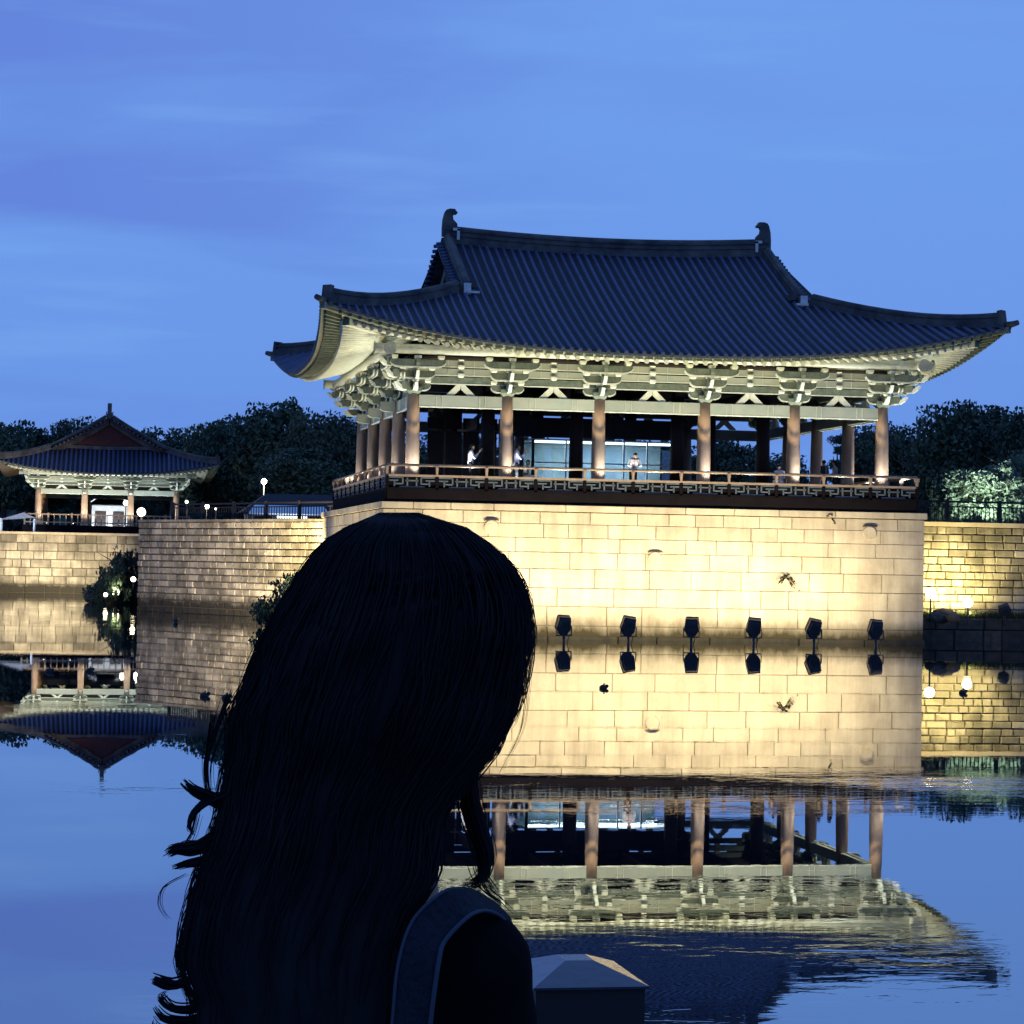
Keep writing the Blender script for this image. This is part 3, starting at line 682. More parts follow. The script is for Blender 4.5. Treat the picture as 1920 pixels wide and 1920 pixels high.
# deck, fascia, railing
dx0, dx1 = XL-PC[0]+.15, XR-PC[0]-.35; dy0 = 95.05-PC[1]; dy1 = 10.3
MB().box(((dx0+dx1)/2, (dy0+dy1)/2, fl-.08), (dx1-dx0-.3, dy1-dy0-.3, .12)).build('deck', M['floor'], pav)
corn = [(dx0, dy0), (dx1, dy0), (dx1, dy1), (dx0, dy1)]
for i in range(4):
    p, q = Vector((*corn[i], 0)), Vector((*corn[(i+1) % 4], 0)); d = (q-p).normalized(); o = Vector((d.y, -d.x, 0)); up = Vector((0,0,1))
    MB().beam(p+up*.27, q+up*.27, .12, .46).build('fascia_board', M['fascia'], pav)
    L = (q-p).length; n = round(L/1.95) if i % 2 == 0 else round(L/1.9); st = L/n
    MB().beam(p+d*.05+up*1.05, q-d*.05+up*1.05, .12, .09).build('lower_rail', M['rail'], pav)
    MB().tube([p+up*1.47, q+up*1.47], .055, 8).build('top_rail', M['rail'], pav)
    MB().beam(p+d*.06+up*.535, q-d*.06+up*.535, .14, .06).build('bottom_rail', M['fascia'], pav)
    for j in range(n+1):
        c = p+d*(st*j)
        if j < n or i == 1:
            MB().beam(c+up*.5, c+up*1.02, .14, .12, d).build('panel_post', M['fascia'], pav)
            mb = MB(); mb.beam(c+up*1.10, c+up*1.30, .11, .09, d); mb.beam(c+up*1.28, c+up*1.43, .20, .10, d)
            mb.build('rail_post', M['rail'], pav)
        if j < n:                                   # fretwork panel: key pattern of bars over a dark board
            a = c+d*.08; Wd = st-.16; mb = MB()
            pn = MB().beam(a+d*.0+o*-.03+up*.80, a+d*Wd+o*-.03+up*.80, .02, .42).build('fretwork_panel', M['fascia'], pav)
            def bar(x0, z0, x1, z1):
                A, B_ = a+d*(x0*Wd)+up*z0, a+d*(x1*Wd)+up*z1
                if abs(x1-x0) > abs(z1-z0)/9: mb.beam(A, B_, .05, .055)
                else: mb.beam(A, B_, .05, .055, d)
            za, zb, zc_, zd = .60, .72, .85, .97
            for k0, fl_ in ((0, 1), (.5, -1)):
                X = lambda t_: k0+(t_ if fl_ > 0 else .5-t_)
                bar(X(0), zd, X(.30), zd); bar(X(.30), zd, X(.30), zb); bar(X(.30), zb, X(.12), zb); bar(X(.12), zc_, X(.12), za)
                bar(X(.0), zc_, X(.20), zc_); bar(X(.40), zd, X(.40), za); bar(X(.22), za, X(.5), za); bar(X(.36), zc_, X(.5), zc_)
            mb.build('fretwork_bars', M['fret'], pn)
# dark timber screens inside at the left, header over the glass room
mb = MB()
for i in range(5):
    x = -7.75+i*.80
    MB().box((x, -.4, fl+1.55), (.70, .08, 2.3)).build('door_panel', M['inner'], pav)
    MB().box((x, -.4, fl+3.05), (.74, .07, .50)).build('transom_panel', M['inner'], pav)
MB().box((-.95, -2.6, fl+2.86), (7.3, .1, .86)).build('header_board', M['dark'], pav)
MB().box((-6.4, -1.0, fl+2.9), (.08, 5.6, .5)).build('header_board', M['dark'], pav)
# ------------------------------------------------------------------ the small pavilion beyond
PS = at(204, 980, 206)
pav2 = thing('pavilion', 'smaller distant pavilion with red gable facing the pond on the far stone wall', 'pavilion', (PS.x, PS.y+7.8, 4.93), PI/2-math.radians(1))
smallP = dict(xs=[-7.74,-3.87,0,3.87,7.74], ys=[-5.85,-1.95,1.95,5.85], bs=.86, floor=.75, ztop=3.85, stack=1.25,
              ohx=3.1, ohy=3.2, flare=.35, ze=5.15, rise=1.0, pw=2.4, zr=9.75, sag=.3, xg=7.3, yh=4.9, k=.32, row_p=.40, row_r=.10, raft_p=.46,
              ridge_h=.55, fin=.95, col_r=.27, lin_h=.38, inner=[], joined=True, mats={'barge': 'ridge'})
pavilion(pav2, smallP)
MB().box((-.3, 0, .35), (18.6, 14.2, .7)).build('deck', M['fascia'], pav2)
mb = MB(); MB().beam((-9.3, -6.9, 1.62), (-9.3, 6.9, 1.62), .10, .10).build('top_rail', M['rail'], pav2)
MB().beam((-9.3, -6.9, .95), (-9.3, 6.9, .95), .10, .10).build('lower_rail', M['rail'], pav2)
for i in range(29):
    y = -6.9+13.8*i/28; MB().beam((-9.3, y, .72), (-9.3, y, 1.75 if i % 4 == 0 else 1.6), .08 if i % 4 else .14, .08, (1,0,0)).build('rail_post', M['rail'], pav2)

# ================================================================== OBJECTS
# ------------------------------------------------------------------ glass room inside the large pavilion
gx, gy = -.62, -1.45
gr = thing('glass_room', 'softly lit glass room with pale frames standing inside the large pavilion', 'glass room', (PC[0]+gx, PC[1]+gy, TOP+fl))
glass, t, b = newmat('clear_glass'); nd, ln = t.nodes, t.links
tr = nd.new('ShaderNodeBsdfTransparent'); tr.inputs[0].default_value = c4(.86,.92,.95); gl = nd.new('ShaderNodeBsdfGlossy'); gl.inputs['Roughness'].default_value = .03
mxs = nd.new('ShaderNodeMixShader'); mxs.inputs[0].default_value = .10
ln.new(tr.outputs[0], mxs.inputs[1]); ln.new(gl.outputs[0], mxs.inputs[2]); ln.new(mxs.outputs[0], nd['Material Output'].inputs[0])
pale = mat('pale_room_wall', (.34,.42,.46), (.22,.31,.36), rough=.8, scale=1.1)
white = mat('white_metal_frame', (.75,.8,.82), rough=.4)
hw, hd_, hh = 3.12, 1.1, 2.34
MB().box((0, hd_, hh/2), (2*hw, .06, hh)).build('back_wall', pale, gr)
MB().box((0, 0, hh), (2*hw, 2*hd_, .06)).build('room_ceiling', white, gr)
MB().box((0, 0, .03), (2*hw, 2*hd_, .06)).build('room_floor', pale, gr)
xsm = [-hw, -1.65, -.35, .95, 2.0, hw]
for i, x in enumerate(xsm):
    MB().box((x, -hd_, hh/2), (.07 if 0 < i < 5 else .12, .07, hh)).build('frame_post', white if i else M['dark'], gr)
for z in (1.33, .08): MB().box((0, -hd_-.005, z), (2*hw-.1, .055, .06)).build('frame_bar', white, gr)
MB().box((0, -hd_+.02, hh-.10), (2*hw-.12, .05, .09)).build('light_strip', M['glowcool'], gr)
for i in range(5):
    a, c = xsm[i]+.05, xsm[i+1]-.05
    MB().box(((a+c)/2, -hd_, 1.68), (c-a, .012, .62)).build('pane', glass, gr); MB().box(((a+c)/2, -hd_, .70), (c-a, .012, 1.16)).build('pane', glass, gr)
MB().box((-hw, 0, hh/2), (.012, 2*hd_-.1, hh-.1)).build('pane', glass, gr)
MB().box((1.2, .5, .35), (2.4, .7, .6)).build('display_table', pale, gr)
L_ = bpy.data.lights.new('glass_room_light', 'AREA'); L_.shape = 'RECTANGLE'; L_.size = 5.8; L_.size_y = .5; L_.energy = 230; L_.color = (.78,.95,1)
lo_ = bpy.data.objects.new('glass_room_light', L_); C.objects.link(lo_); lo_.parent = gr; lo_.location = (0, -.5, hh-.07)

# ------------------------------------------------------------------ lamps
def spot(name, loc, target, energy, col, ang=120, blend=.8, parent=None, r=.12):
    l = bpy.data.lights.new(name, 'SPOT'); l.energy = energy; l.color = col; l.spot_size = math.radians(ang); l.spot_blend = blend; l.shadow_soft_size = r
    o = bpy.data.objects.new(name, l); C.objects.link(o)
    d = (Vector(target)-Vector(loc)); o.rotation_euler = d.to_track_quat('-Z', 'Y').to_euler()
    o.location = loc
    if parent: o.parent = parent; o.location = Vector(loc)-parent.location
    return o
WARM = (1, .85, .47)
ords = ['leftmost', 'second from left', 'third from left', 'fourth from left', 'fifth from left', 'rightmost']
hb_ = MB()
op = [(-.22,.36),(.23,.36),(.27,.02),(.27,-.14),(.12,-.36),(-.12,-.36),(-.28,-.12),(-.27,.02)]
hb_.prism(op, (0,.10,0), (1,0,0), (0,0,1), .26); hb_.prism([(x*.78, z*.78) for x, z in op], (0,-.08,0), (1,0,0), (0,0,1), .12)
for i in range(5): hb_.box((-.16+.08*i, -.155, 0), (.02, .05, .38))
HEAD = hb_.mesh('lamp_head', M['metal']); RIM = MB().rail([(x*1.03, .232, z*1.03) for x, z in op+op[:1]], .03, .03, (0,1,0)).mesh('lamp_rim', M['metal'])
LENS = MB().prism([(x*.9, z*.9) for x, z in op], (0,.240,0), (1,0,0), (0,0,1), .012).mesh('lamp_lens', M['glow'])
POLE = MB().tube([(0,0,-2.6),(0,0,.30)], .055, 10).box((0,0,.31), (.62,.10,.05)).box((-.30,0,.48), (.03,.10,.36)).box((.30,0,.48), (.03,.10,.36)).mesh('lamp_pole', M['metal'])
for i, px in enumerate([1057, 1178, 1296, 1413, 1526, 1642, 938, 818]):
    p = Vector((at_y(px, 1208, 90.4).x, 90.4, 0))
    if i > 5: p = Vector((at_y(px, 1208, 90.4).x, 90.4, 0))
    lab = ('%s of the six dark floodlights standing in the water before the granite platform' % ords[i]) if i < 6 else ['floodlight in the water behind the head of the viewer, next to the row of six', 'floodlight in the water behind the head of the viewer, nearest the left platform corner'][i-6]
    f = thing('floodlight', lab, 'floodlight', (p.x, p.y, 0), math.radians(-4+rnd.uniform(-20, 20)), 'floodlights in the water before the platform')
    link('lamp_pole', POLE, f)
    h = link('lamp_head', HEAD, f, (0, 0, .66)); h.rotation_euler = (math.radians(rnd.uniform(8, 18)), math.radians(5+rnd.uniform(-7, 7)), 0)
    MB().tube([(.04,-.1,.45), (.16,-.16,.25), (.10,-.10,.05), (.06,-.05,-.5)], .018, 6).build('cable', M['steel'], f)
    link('lamp_rim', RIM, h); link('lamp_lens', LENS, h)
    w_ = Vector((p.x, p.y+.45, .80))
    spot('floodlight_beam', w_, (p.x, 95, 4.3), 1850, WARM, 138, 1.0, r=.2)
for j, y in enumerate((98.5, 105, 112)):
    f = thing('floodlight', 'floodlight in the water along the left platform face, %s from the front corner' % ['first', 'second', 'third'][j], 'floodlight', (XL-2.4, y, 0), math.radians(-90), 'floodlights in the water before the platform')
    link('lamp_pole', POLE, f); h = link('lamp_head', HEAD, f, (0, 0, .66)); h.rotation_euler = (math.radians(14), 0, 0); link('lamp_rim', RIM, h); link('lamp_lens', LENS, h)
    spot('floodlight_beam', (XL-1.95, y, .8), (XL, y, 3.8), 2000, WARM, 140, 1.0, r=.2)
# deck uplights behind the railing, in front of and beside the columns
UP = MB().tube([(0,0,0),(0,0,.09)], [.11,.13], 10).mesh('uplight', M['metal']); UPL = MB().tube([(0,0,.091),(0,0,.10)], .10, 10).mesh('lamp_lens', M['glow'])
EAVE = (.90, 1, .98)
def uplight(x, y, dx, dy, e, lab, ang=112):
    u = tag(link('uplight', UP, None, (x, y, TOP+fl)), lab, 'uplight', 'deck uplights around the large pavilion')
    link('lamp_lens', UPL, u)
    spot('uplight_beam', (x, y, TOP+fl+.13), (x+dx, y+dy, TOP+fl+4.5), e, EAVE, ang, .45, r=.08)
xs_ = mainP['xs']; nth = ['first', 'second', 'third', 'fourth', 'fifth', 'last']
for i in range(6):
    uplight(PC[0]+xs_[i]+(.30 if i < 5 else -.25), 95.72, -.1, .05, 400, 'small round uplight on the front deck at the foot of the %s front column' % nth[i])
    if i < 5: uplight(PC[0]+(xs_[i]+xs_[i+1])/2, 95.5, 0, -.9, 330, 'small round uplight on the front deck midway between the %s and %s front columns' % (nth[i], nth[i+1]), 105)
for j, y in enumerate((-9.4, -4.9, -.3, 4.3, 8.8)):
    uplight(PC[0]-10.75, PC[1]+y, -.25, 0, 220, 'small round uplight on the left side deck at the %s side column' % nth[j])
for j, y in enumerate((-6.8, -2.3, 2.3)):
    uplight(PC[0]-10.95, PC[1]+y, -.6, 0, 170, 'small round uplight on the left side deck between columns, %s from the front' % nth[j], 100)
for j, y in enumerate((-9.3, -4.7, 0, 4.6)):
    uplight(PC[0]+10.8, PC[1]+y, .35, 0, 380, 'small round uplight on the right side deck at the %s side column' % nth[j])

# ------------------------------------------------------------------ vegetation
def leafmat(name, c1, c2, rough=.6):
    return mat(name, c1, c2, rough=rough, scale=.45, rand=.15, spec=.25, obj=False)
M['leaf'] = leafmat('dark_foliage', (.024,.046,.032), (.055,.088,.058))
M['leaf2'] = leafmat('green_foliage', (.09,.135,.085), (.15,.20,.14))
M['grass'] = leafmat('grass_blade', (.022,.034,.012), (.035,.045,.018))
M['bark'] = mat('bark', (.05,.04,.03), (.03,.025,.02), rough=.9, scale=6, bump=.5)
def leaves(seed, ncl, per, size, shape='round', spread=.20, zs=.42):
    r = random.Random(seed); v = []; f = []; g5 = lambda: max(-.8, min(.8, r.gauss(0,.5)))
    for c in range(ncl):
        while True:
            a = Vector((r.uniform(-1,1), r.uniform(-1,1), r.uniform(-1,1)))
            if .25 < a.length < 1: break
        a *= .82
        if shape == 'round': q = Vector((a.x*(.95+.25*r.random()), a.y, .60+a.z*.40))
        elif shape == 'pads':
            lv = r.choice((.45,.6,.72,.85,.95)); w = 1.15-lv*.85; q = Vector((a.x*w*1.1, a.y*w*1.1, lv+r.uniform(-.02,.02)))
        else: q = Vector((a.x, a.y, .45+a.z*.45))
        cs = spread*r.uniform(.6, 1.35); fl_ = .28 if shape == 'pads' else .75
        for k in range(per):
            p = q+Vector((g5()*cs, g5()*cs, g5()*cs*fl_*zs*1.3))
            n_ = Vector((r.gauss(0,1), r.gauss(0,1), r.gauss(.4,1))).normalized(); t_ = n_.orthogonal().normalized(); t_.rotate(Matrix.Rotation(r.uniform(0,6.28), 3, n_)); u_ = n_.cross(t_)
            s_ = size*r.uniform(.6,1.4); b_ = len(v); sq = lambda q_: Vector((q_.x, q_.y, q_.z*zs))
            v += [p-sq(t_*s_), p-sq(u_*s_*.55+n_*s_*.1), p+sq(t_*s_), p+sq(u_*s_*.55+n_*s_*.1)]; f.append((b_, b_+1, b_+2, b_+3))
    mb = MB(); mb.add(v, f); return mb
CR = [leaves(100+i, 72+6*i, 150, .050, spread=.27).mesh('crown', M['leaf']) for i in range(4)]
CRP = leaves(120, 60, 130, .030, 'pads', .24).mesh('crown', M['leaf'])
SH = [leaves(130+i, 26, 60, .075, 'bush', .26, .8).mesh('crown', M['leaf']) for i in range(2)]
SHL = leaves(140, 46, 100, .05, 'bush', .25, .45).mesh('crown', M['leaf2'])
def trunkmesh(seed):
    r = random.Random(seed); mb = MB(); mb.tube([(0,0,-.02),(.01,.0,.2),(r.uniform(-.03,.03),0,.5),(r.uniform(-.04,.04),.02,.85)], [.032,.024,.017,.006], 8)
    for i in range(6):
        a = r.uniform(0,6.28); z = r.uniform(.25,.6); q = Vector((math.cos(a), math.sin(a), 0))
        mb.tube([(0,0,z), q*.22+Vector((0,0,z+.12)), q*.5+Vector((0,0,z+.26))], [.013,.009,.003], 6)
    return mb.mesh('trunk', M['bark'])
TR = [trunkmesh(i) for i in range(3)]
def tree(px, ptop, D, wpx, lab, crown=None, group='dark trees behind the pavilions', base=4.9, name='tree', ti=0):
    p = at(px, ptop, D); h = (p.z-base)/1.0; w = wpx*D/F/2*(1.25 if name == 'tree' else 1)
    t_ = thing(name, lab, 'tree' if 'tree' in name else 'shrub', (p.x, p.y, base), rnd.uniform(0, 6.28), group)
    c = link('crown', crown or CR[ti % 4], t_, scale=(w, w, h)); link('trunk', TR[ti % 3], t_, scale=(h*.9, h*.9, h))
    return t_
TREES = [(12,772,255,120,'broad dark tree rising at the far left behind the small pavilion roof'),
 (75,800,262,120,'low dark tree between the far left tree and the small pavilion gable'),
 (148,780,262,110,'dark tree peeping over the left slope of the small pavilion roof'),
 (250,800,262,120,'dark tree just behind the right slope of the small pavilion gable'),
 (318,788,250,120,'rounded dark tree to the right of the small pavilion gable'),
 (398,790,240,110,'dark tree with a dip beside it, midway between the two pavilions'),
 (432,778,226,110,'dark leafy tree left of the tallest tree between the pavilions'),
 (520,745,214,150,'tallest dark tree between the two pavilions, with a pointed top'),
 (592,755,206,120,'dark tree touching the left eave of the large pavilion'),
 (650,775,212,130,'dark tree showing behind the left columns of the large pavilion'),
 (455,840,228,150,'lower spreading tree in front of the tall trees between the pavilions'),
 (560,835,200,150,'lower spreading tree with pale trunk left of the large pavilion railing'),
 (735,800,230,150,'dark tree seen between the first two front columns of the large pavilion'),
 (860,800,236,160,'dark tree seen behind the dark doors of the large pavilion'),
 (990,815,240,150,'dark tree seen behind the second front column of the large pavilion'),
 (1110,810,240,150,'dark tree seen behind the glass room of the large pavilion'),
 (1240,815,236,150,'dark tree seen to the right of the glass room'),
 (1370,818,230,140,'dark tree seen behind the fourth front column of the large pavilion'),
 (1470,850,220,120,'low dark tree seen beside the fifth front column of the large pavilion'),
 (1640,790,205,120,'dark tree rising just right of the last front column'),
 (1712,780,200,110,'dark tree between the last column and the tall right hand tree'),
 (1795,748,190,150,'tall dark tree with a humped top on the right, behind the lit shrub'),
 (1868,758,196,130,'dark tree to the right of the tall humped tree'),
 (1935,750,186,120,'dark tree cut off by the right edge of the view')]
for i, (px, pt, D, w_, lab) in enumerate(TREES): tree(px, pt, D, w_, lab, ti=i)
tree(1575, 815, 160, 95, 'layered pine tree seen through the last bay of the large pavilion', CRP, name='pine_tree')
tree(1640, 850, 150, 80, 'smaller layered pine just right of the last column', CRP, name='pine_tree')
# far wooded ridge that closes the view
r_ = random.Random(77); v = []; f = []
for i in range(11000):
    px = r_.uniform(-150, 2080); D = r_.uniform(285, 330); p = at(px, 1000, D)
    hmax = 9.5+2.4*math.sin(px*.011)+1.6*math.sin(px*.031+1)-(4.0 if 1440 < px < 1600 else 0); p.z = 4.5+hmax*min(1, r_.random()**.8*1.05)
    n_ = Vector((r_.gauss(0,1), r_.gauss(-.6,1), r_.gauss(.4,1))).normalized(); t_ = n_.orthogonal().normalized(); u_ = n_.cross(t_); s_ = r_.uniform(.6,1.5); b_ = len(v)
    v += [p-t_*s_, p-u_*s_*.6, p+t_*s_, p+u_*s_*.6]; f.append((b_, b_+1, b_+2, b_+3))
mb = MB(); mb.add(v, f); o = mb.build('treeline', M['leaf']); o['kind'] = 'stuff'
hm = mat('wooded_hill', (.022,.034,.018), (.035,.05,.026), rough=.95, scale=.12, bump=1, bscale=.6, obj=False)
hx = [(-150+2240*i/60) for i in range(61)]
MB().grid([[at(px, 1000, 335).xy.to_3d()+Vector((0,0,4.0)) for px in hx],
           [at(px, 1000, 338).xy.to_3d()+Vector((0,0,10+2*math.sin(px*.011)+1.3*math.sin(px*.031+1)-(3 if 1440 < px < 1600 else 0))) for px in hx],
           [at(px, 1000, 420).xy.to_3d()+Vector((0,0,9)) for px in hx]]).build('wooded_hill', hm)['kind'] = 'structure'

# lit shrub at the right, its uplight behind the fence
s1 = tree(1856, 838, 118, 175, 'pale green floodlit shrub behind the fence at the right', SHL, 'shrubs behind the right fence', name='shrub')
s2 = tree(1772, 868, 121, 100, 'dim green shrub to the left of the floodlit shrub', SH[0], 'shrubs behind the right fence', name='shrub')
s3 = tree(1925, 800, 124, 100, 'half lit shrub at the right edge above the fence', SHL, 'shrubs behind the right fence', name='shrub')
p = at(1845, 925, 113.2)
u = tag(link('uplight', UP, None, (p.x, p.y, 4.9)), 'garden uplight under the floodlit shrub at the right', 'uplight'); link('lamp_lens', UPL, u)
spot('uplight_beam', (p.x, p.y, 5.2), (s1.location.x+.3, s1.location.y, 7.6), 3600, (.88,1,.88), 110, .7)
# shrubs at the left walls
s4 = tree(556, 1046, 108, 95, 'dark shrub in the water margin before the grey brown wall', SH[1], None, base=-.1, name='shrub')
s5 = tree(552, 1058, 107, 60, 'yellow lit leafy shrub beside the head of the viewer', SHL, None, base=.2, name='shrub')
s6 = tree(505, 1108, 108, 76, 'small low dark shrub at the foot of the grey brown wall', SH[0], None, base=-.1, name='shrub')
s7 = tree(240, 1008, 156, 70, 'tall dark shrub at the end of the grey brown wall', SH[0], 'shrubs on the rocky shore', base=-.1, name='shrub')
s8 = tree(214, 1042, 154, 80, 'middle dark shrub stepping down the rocky shore', SH[1], 'shrubs on the rocky shore', base=-.1, name='shrub')
s9 = tree(188, 1086, 154, 66, 'lowest dark shrub at the water end of the rocky shore', SH[0], 'shrubs on the rocky shore', base=-.2, name='shrub')
def boulder(px, py, D, r, lab, seed, grp):
    p = at(px, py, D); base_ = .9 if 'right' in grp else -.1; p.z = base_+.42*r if 'right' in grp else p.z; rz_ = r*.62 if 'right' in grp else max(r*.7, p.z-base_); mb = MB(); mb.ball((0,0,0), (r, r*.8, rz_), 12, 8)
    mb.v = [tuple(Vector(q)*(1+.28*noise.noise(Vector(q)*1.7/r+Vector((seed,0,0))))) for q in mb.v]; mb.sm = [False]*len(mb.f)
    return tag(mb.build('boulder', M['rock'], None, p), lab, 'boulder', grp)
boulder(1769, 1124, 102.4, .55, 'largest dark boulder between the two glowing lamps by the right wall', 1, 'boulders by the right wall')
boulder(1752, 1144, 102.0, .36, 'low dark boulder left of the largest one by the right wall', 2, 'boulders by the right wall')
boulder(1788, 1138, 101.9, .36, 'yellow lit boulder close beside the right glowing lamp', 3, 'boulders by the right wall')
boulder(180, 1118, 156, .75, 'dark boulder at the water tip of the rocky shore', 4, 'boulders on the rocky shore')
boulder(216, 1122, 155, .8, 'boulder under the shore lamps near the far left wall', 5, 'boulders on the rocky shore')
boulder(246, 1112, 157, .9, 'large boulder against the end of the grey brown wall', 6, 'boulders on the rocky shore')
boulder(205, 1106, 159, .9, 'boulder behind the shore lamps near the far left wall', 7, 'boulders on the rocky shore')
def grass(name, n, fn, h, seed, m_=None):
    r = random.Random(seed); v = []; f = []
    for i in range(n):
        p = Vector(fn(r)); a = r.uniform(0, 6.28); hh_ = h*r.uniform(.4, 1.2); d = Vector((math.cos(a), math.sin(a), 0)); b_ = len(v); tip = p+Vector((r.gauss(0,.3)*hh_, r.gauss(0,.3)*hh_, hh_))
        v += [p-d*.025, p+d*.025, tip]; f.append((b_, b_+1, b_+2))
    mb = MB(); mb.add(v, f); o = mb.build(name, m_ or M['grass']); o['kind'] = 'stuff'; return o
grass('grass', 5000, lambda r: (XR+.2+r.random()*15, 101.1+r.random()*1.7, .95), .36, 1)
grass('grass', 9000, lambda r: (XR+.1+r.random()*15, YW+.45+r.random()*1.6, 4.85+.35*r.random()), .38, 2, M['leaf'])
M['weed'] = mat('dry_weed', (.016,.014,.008), (.03,.025,.014), rough=.8)
# weeds rooted in the granite joints
def weed(px, py, n, size, lab, seed):
    p = at_y(px, py, YF-.03); r = random.Random(seed); mb = MB()
    for i in range(n):
        a = r.uniform(-1.9, 1.9); l = size*r.uniform(.5, 1.1); d = Vector((math.sin(a)*.6, -.25-.2*r.random(), math.cos(a)*.9-.45))
        mid = d*l*.5; e = d*l+Vector((0,0,-l*.25)); mb.tube([(0,0,0), mid, e], [.012,.008,.003], 4)
        for q in range(7):
            c_ = mid.lerp(e, r.random()); s_ = .06*r.uniform(.6,1.3); t_ = Vector((r.gauss(0,1), r.gauss(0,1), r.gauss(0,1))).normalized()*s_; u_ = t_.orthogonal()*.5; mb.add([c_-t_, c_-u_, c_+t_, c_+u_], [(0,1,2,3)])
    return tag(mb.build('wall_weed', M['weed'], None, p), lab, 'plant')
weed(1474, 1084, 16, .75, 'dry dark weed hanging from a joint in the middle of the granite platform face', 4)
weed(1555, 967, 6, .35, 'small weed sprouting below the coping of the granite platform', 5)

spot('floodlight_beam', (s5.location.x+1.2, s5.location.y-1.6, .5), (s5.location.x, s5.location.y, 1.8), 700, (1,.86,.45), 70, .8)
# ------------------------------------------------------------------ lamps near the side walls
GLOBE = MB().ball((0,0,0), .26, 14, 9).mesh('lamp_globe', M['glowdim'])
def flood_round(px, py, D, r, lab, e, tgt=None, col=WARM, ground=0):
    p = at(px, py, D); d = (CAM-p).normalized()
    if ground is None: ground = p.z-.45
    f = thing('round_floodlight', lab, 'floodlight', (p.x, p.y, ground))
    z = p.z-ground; q = Vector((0,0,z)); mb = MB(); mb.tube([(0,0,-.2),(0,0,z-r)], .04, 8); mb.tube([q-d*.30, q-d*.05, q+d*.02], [r*.6, r, r], 16); mb.build('lamp_housing', M['metal'], f)
    mb = MB(); mb.tube([q+d*.021, q+d*.035], r*.92, 18); mb.build('lamp_lens', M['glow'], f)
    if e: spot('floodlight_beam', p+d*.12+Vector((0,0,.1)), tgt or (p+d*3), e, col, 160, .6)
    return f
flood_round(1745, 1112, 101.7, .24, 'glowing round lamp nearest the platform corner by the right wall', 0, ground=.97)
flood_round(1815, 1130, 101.7, .22, 'glowing round lamp right of the yellow boulder by the right wall', 0, ground=.97)
for px in (1745, 1814, 1890):
    q = at(px, 1118, 101.9); spot('floodlight_beam', (q.x, YW-1.9, 1.2), (q.x+.3, YW, 3.9), 1500, (1,.82,.32), 150, 1.0)
p = at(1884, 1146, 102.2)
f = thing('floodlight', 'dark square floodlight on the grass below the yellow lit wall', 'floodlight', (p.x, p.y, .97), math.radians(-25))
MB().tube([(0,0,-.1),(0,0,.3)], .04, 8).build('lamp_pole', M['steel'], f); h = link('lamp_head', HEAD, f, (0,0,.42), 0, (.95,.9,.62)); h.rotation_euler = (math.radians(35), math.radians(-20), 0); link('lamp_lens', LENS, h)
spot('floodlight_beam', (p.x, YW-1.9, 1.3), (p.x-.6, YW, 3.9), 1500, (1,.82,.32), 150, 1.0)
q = at(1812, 1132, 101.3); spot('floodlight_beam', q, at(1788, 1130, 102.0), 60, (1,.82,.35), 60, .8)
# shore lamps at the left
flood_round(217, 1110, 153.5, .26, 'bright round lamp on the boulders below the far left wall', 0, ground=None)
flood_round(250, 1086, 154, .17, 'small round lamp at the end of the grey brown wall', 0, ground=None)
flood_round(198, 1115, 153, .14, 'tiny round lamp left of the bright shore lamp', 0, ground=None)
q = at(214, 1100, 172); spot('floodlight_beam', (q.x, q.y, 1.2), (q.x-6, 199, 1.2), 68000, (1,.82,.48), 46, 1.0)
q = at(150, 1106, 188); spot('floodlight_beam', (q.x, q.y, .5), (q.x-3, 199, -1.5), 5500, (1,.86,.58), 90, .9)
q = at(215, 1095, 153.2); spot('floodlight_beam', (q.x, q.y-.5, 1.0), (q.x+1.5, q.y+6, 2.4), 130, (1,.85,.5), 150, .9)
# lamp that lights the grey brown wall from the platform corner
q = at(585, 1112, 116.5); LM = q.copy()
f = thing('round_floodlight', 'floodlight at the platform corner aimed along the grey brown wall', 'floodlight', (q.x, q.y, 0)); mb = MB(); mb.tube([(0,0,-.5),(0,0,.9)], .05, 8); mb.tube([(0,0,.9),(-.15,.15,1.05)], [.16,.22], 12); mb.build('lamp_housing', M['metal'], f)
mt_ = (Vector((PL1.x, PL1.y, 3.3)).lerp(Vector((PL2.x, PL2.y, 3.6)), .62))
spot('floodlight_beam', (q.x-.25, q.y+.2, 1.2), mt_, 22000, (1,.80,.40), 140, .9)
q = at(330, 1150, 112); spot('floodlight_beam', (q.x, q.y, .6), at(340, 1060, 131), 13000, (1,.86,.82), 60, 1.0)
f = thing('round_floodlight', 'low floodlight in the pond before the grey brown wall', 'floodlight', (q.x, q.y, 0)); MB().tube([(0,0,-2.5),(0,0,.12)], .06, 8).build('lamp_pole', M['metal'], f); MB().tube([(0,0,.05),(0,.1,.2)], [.10,.12], 10).build('lamp_housing', M['metal'], f)
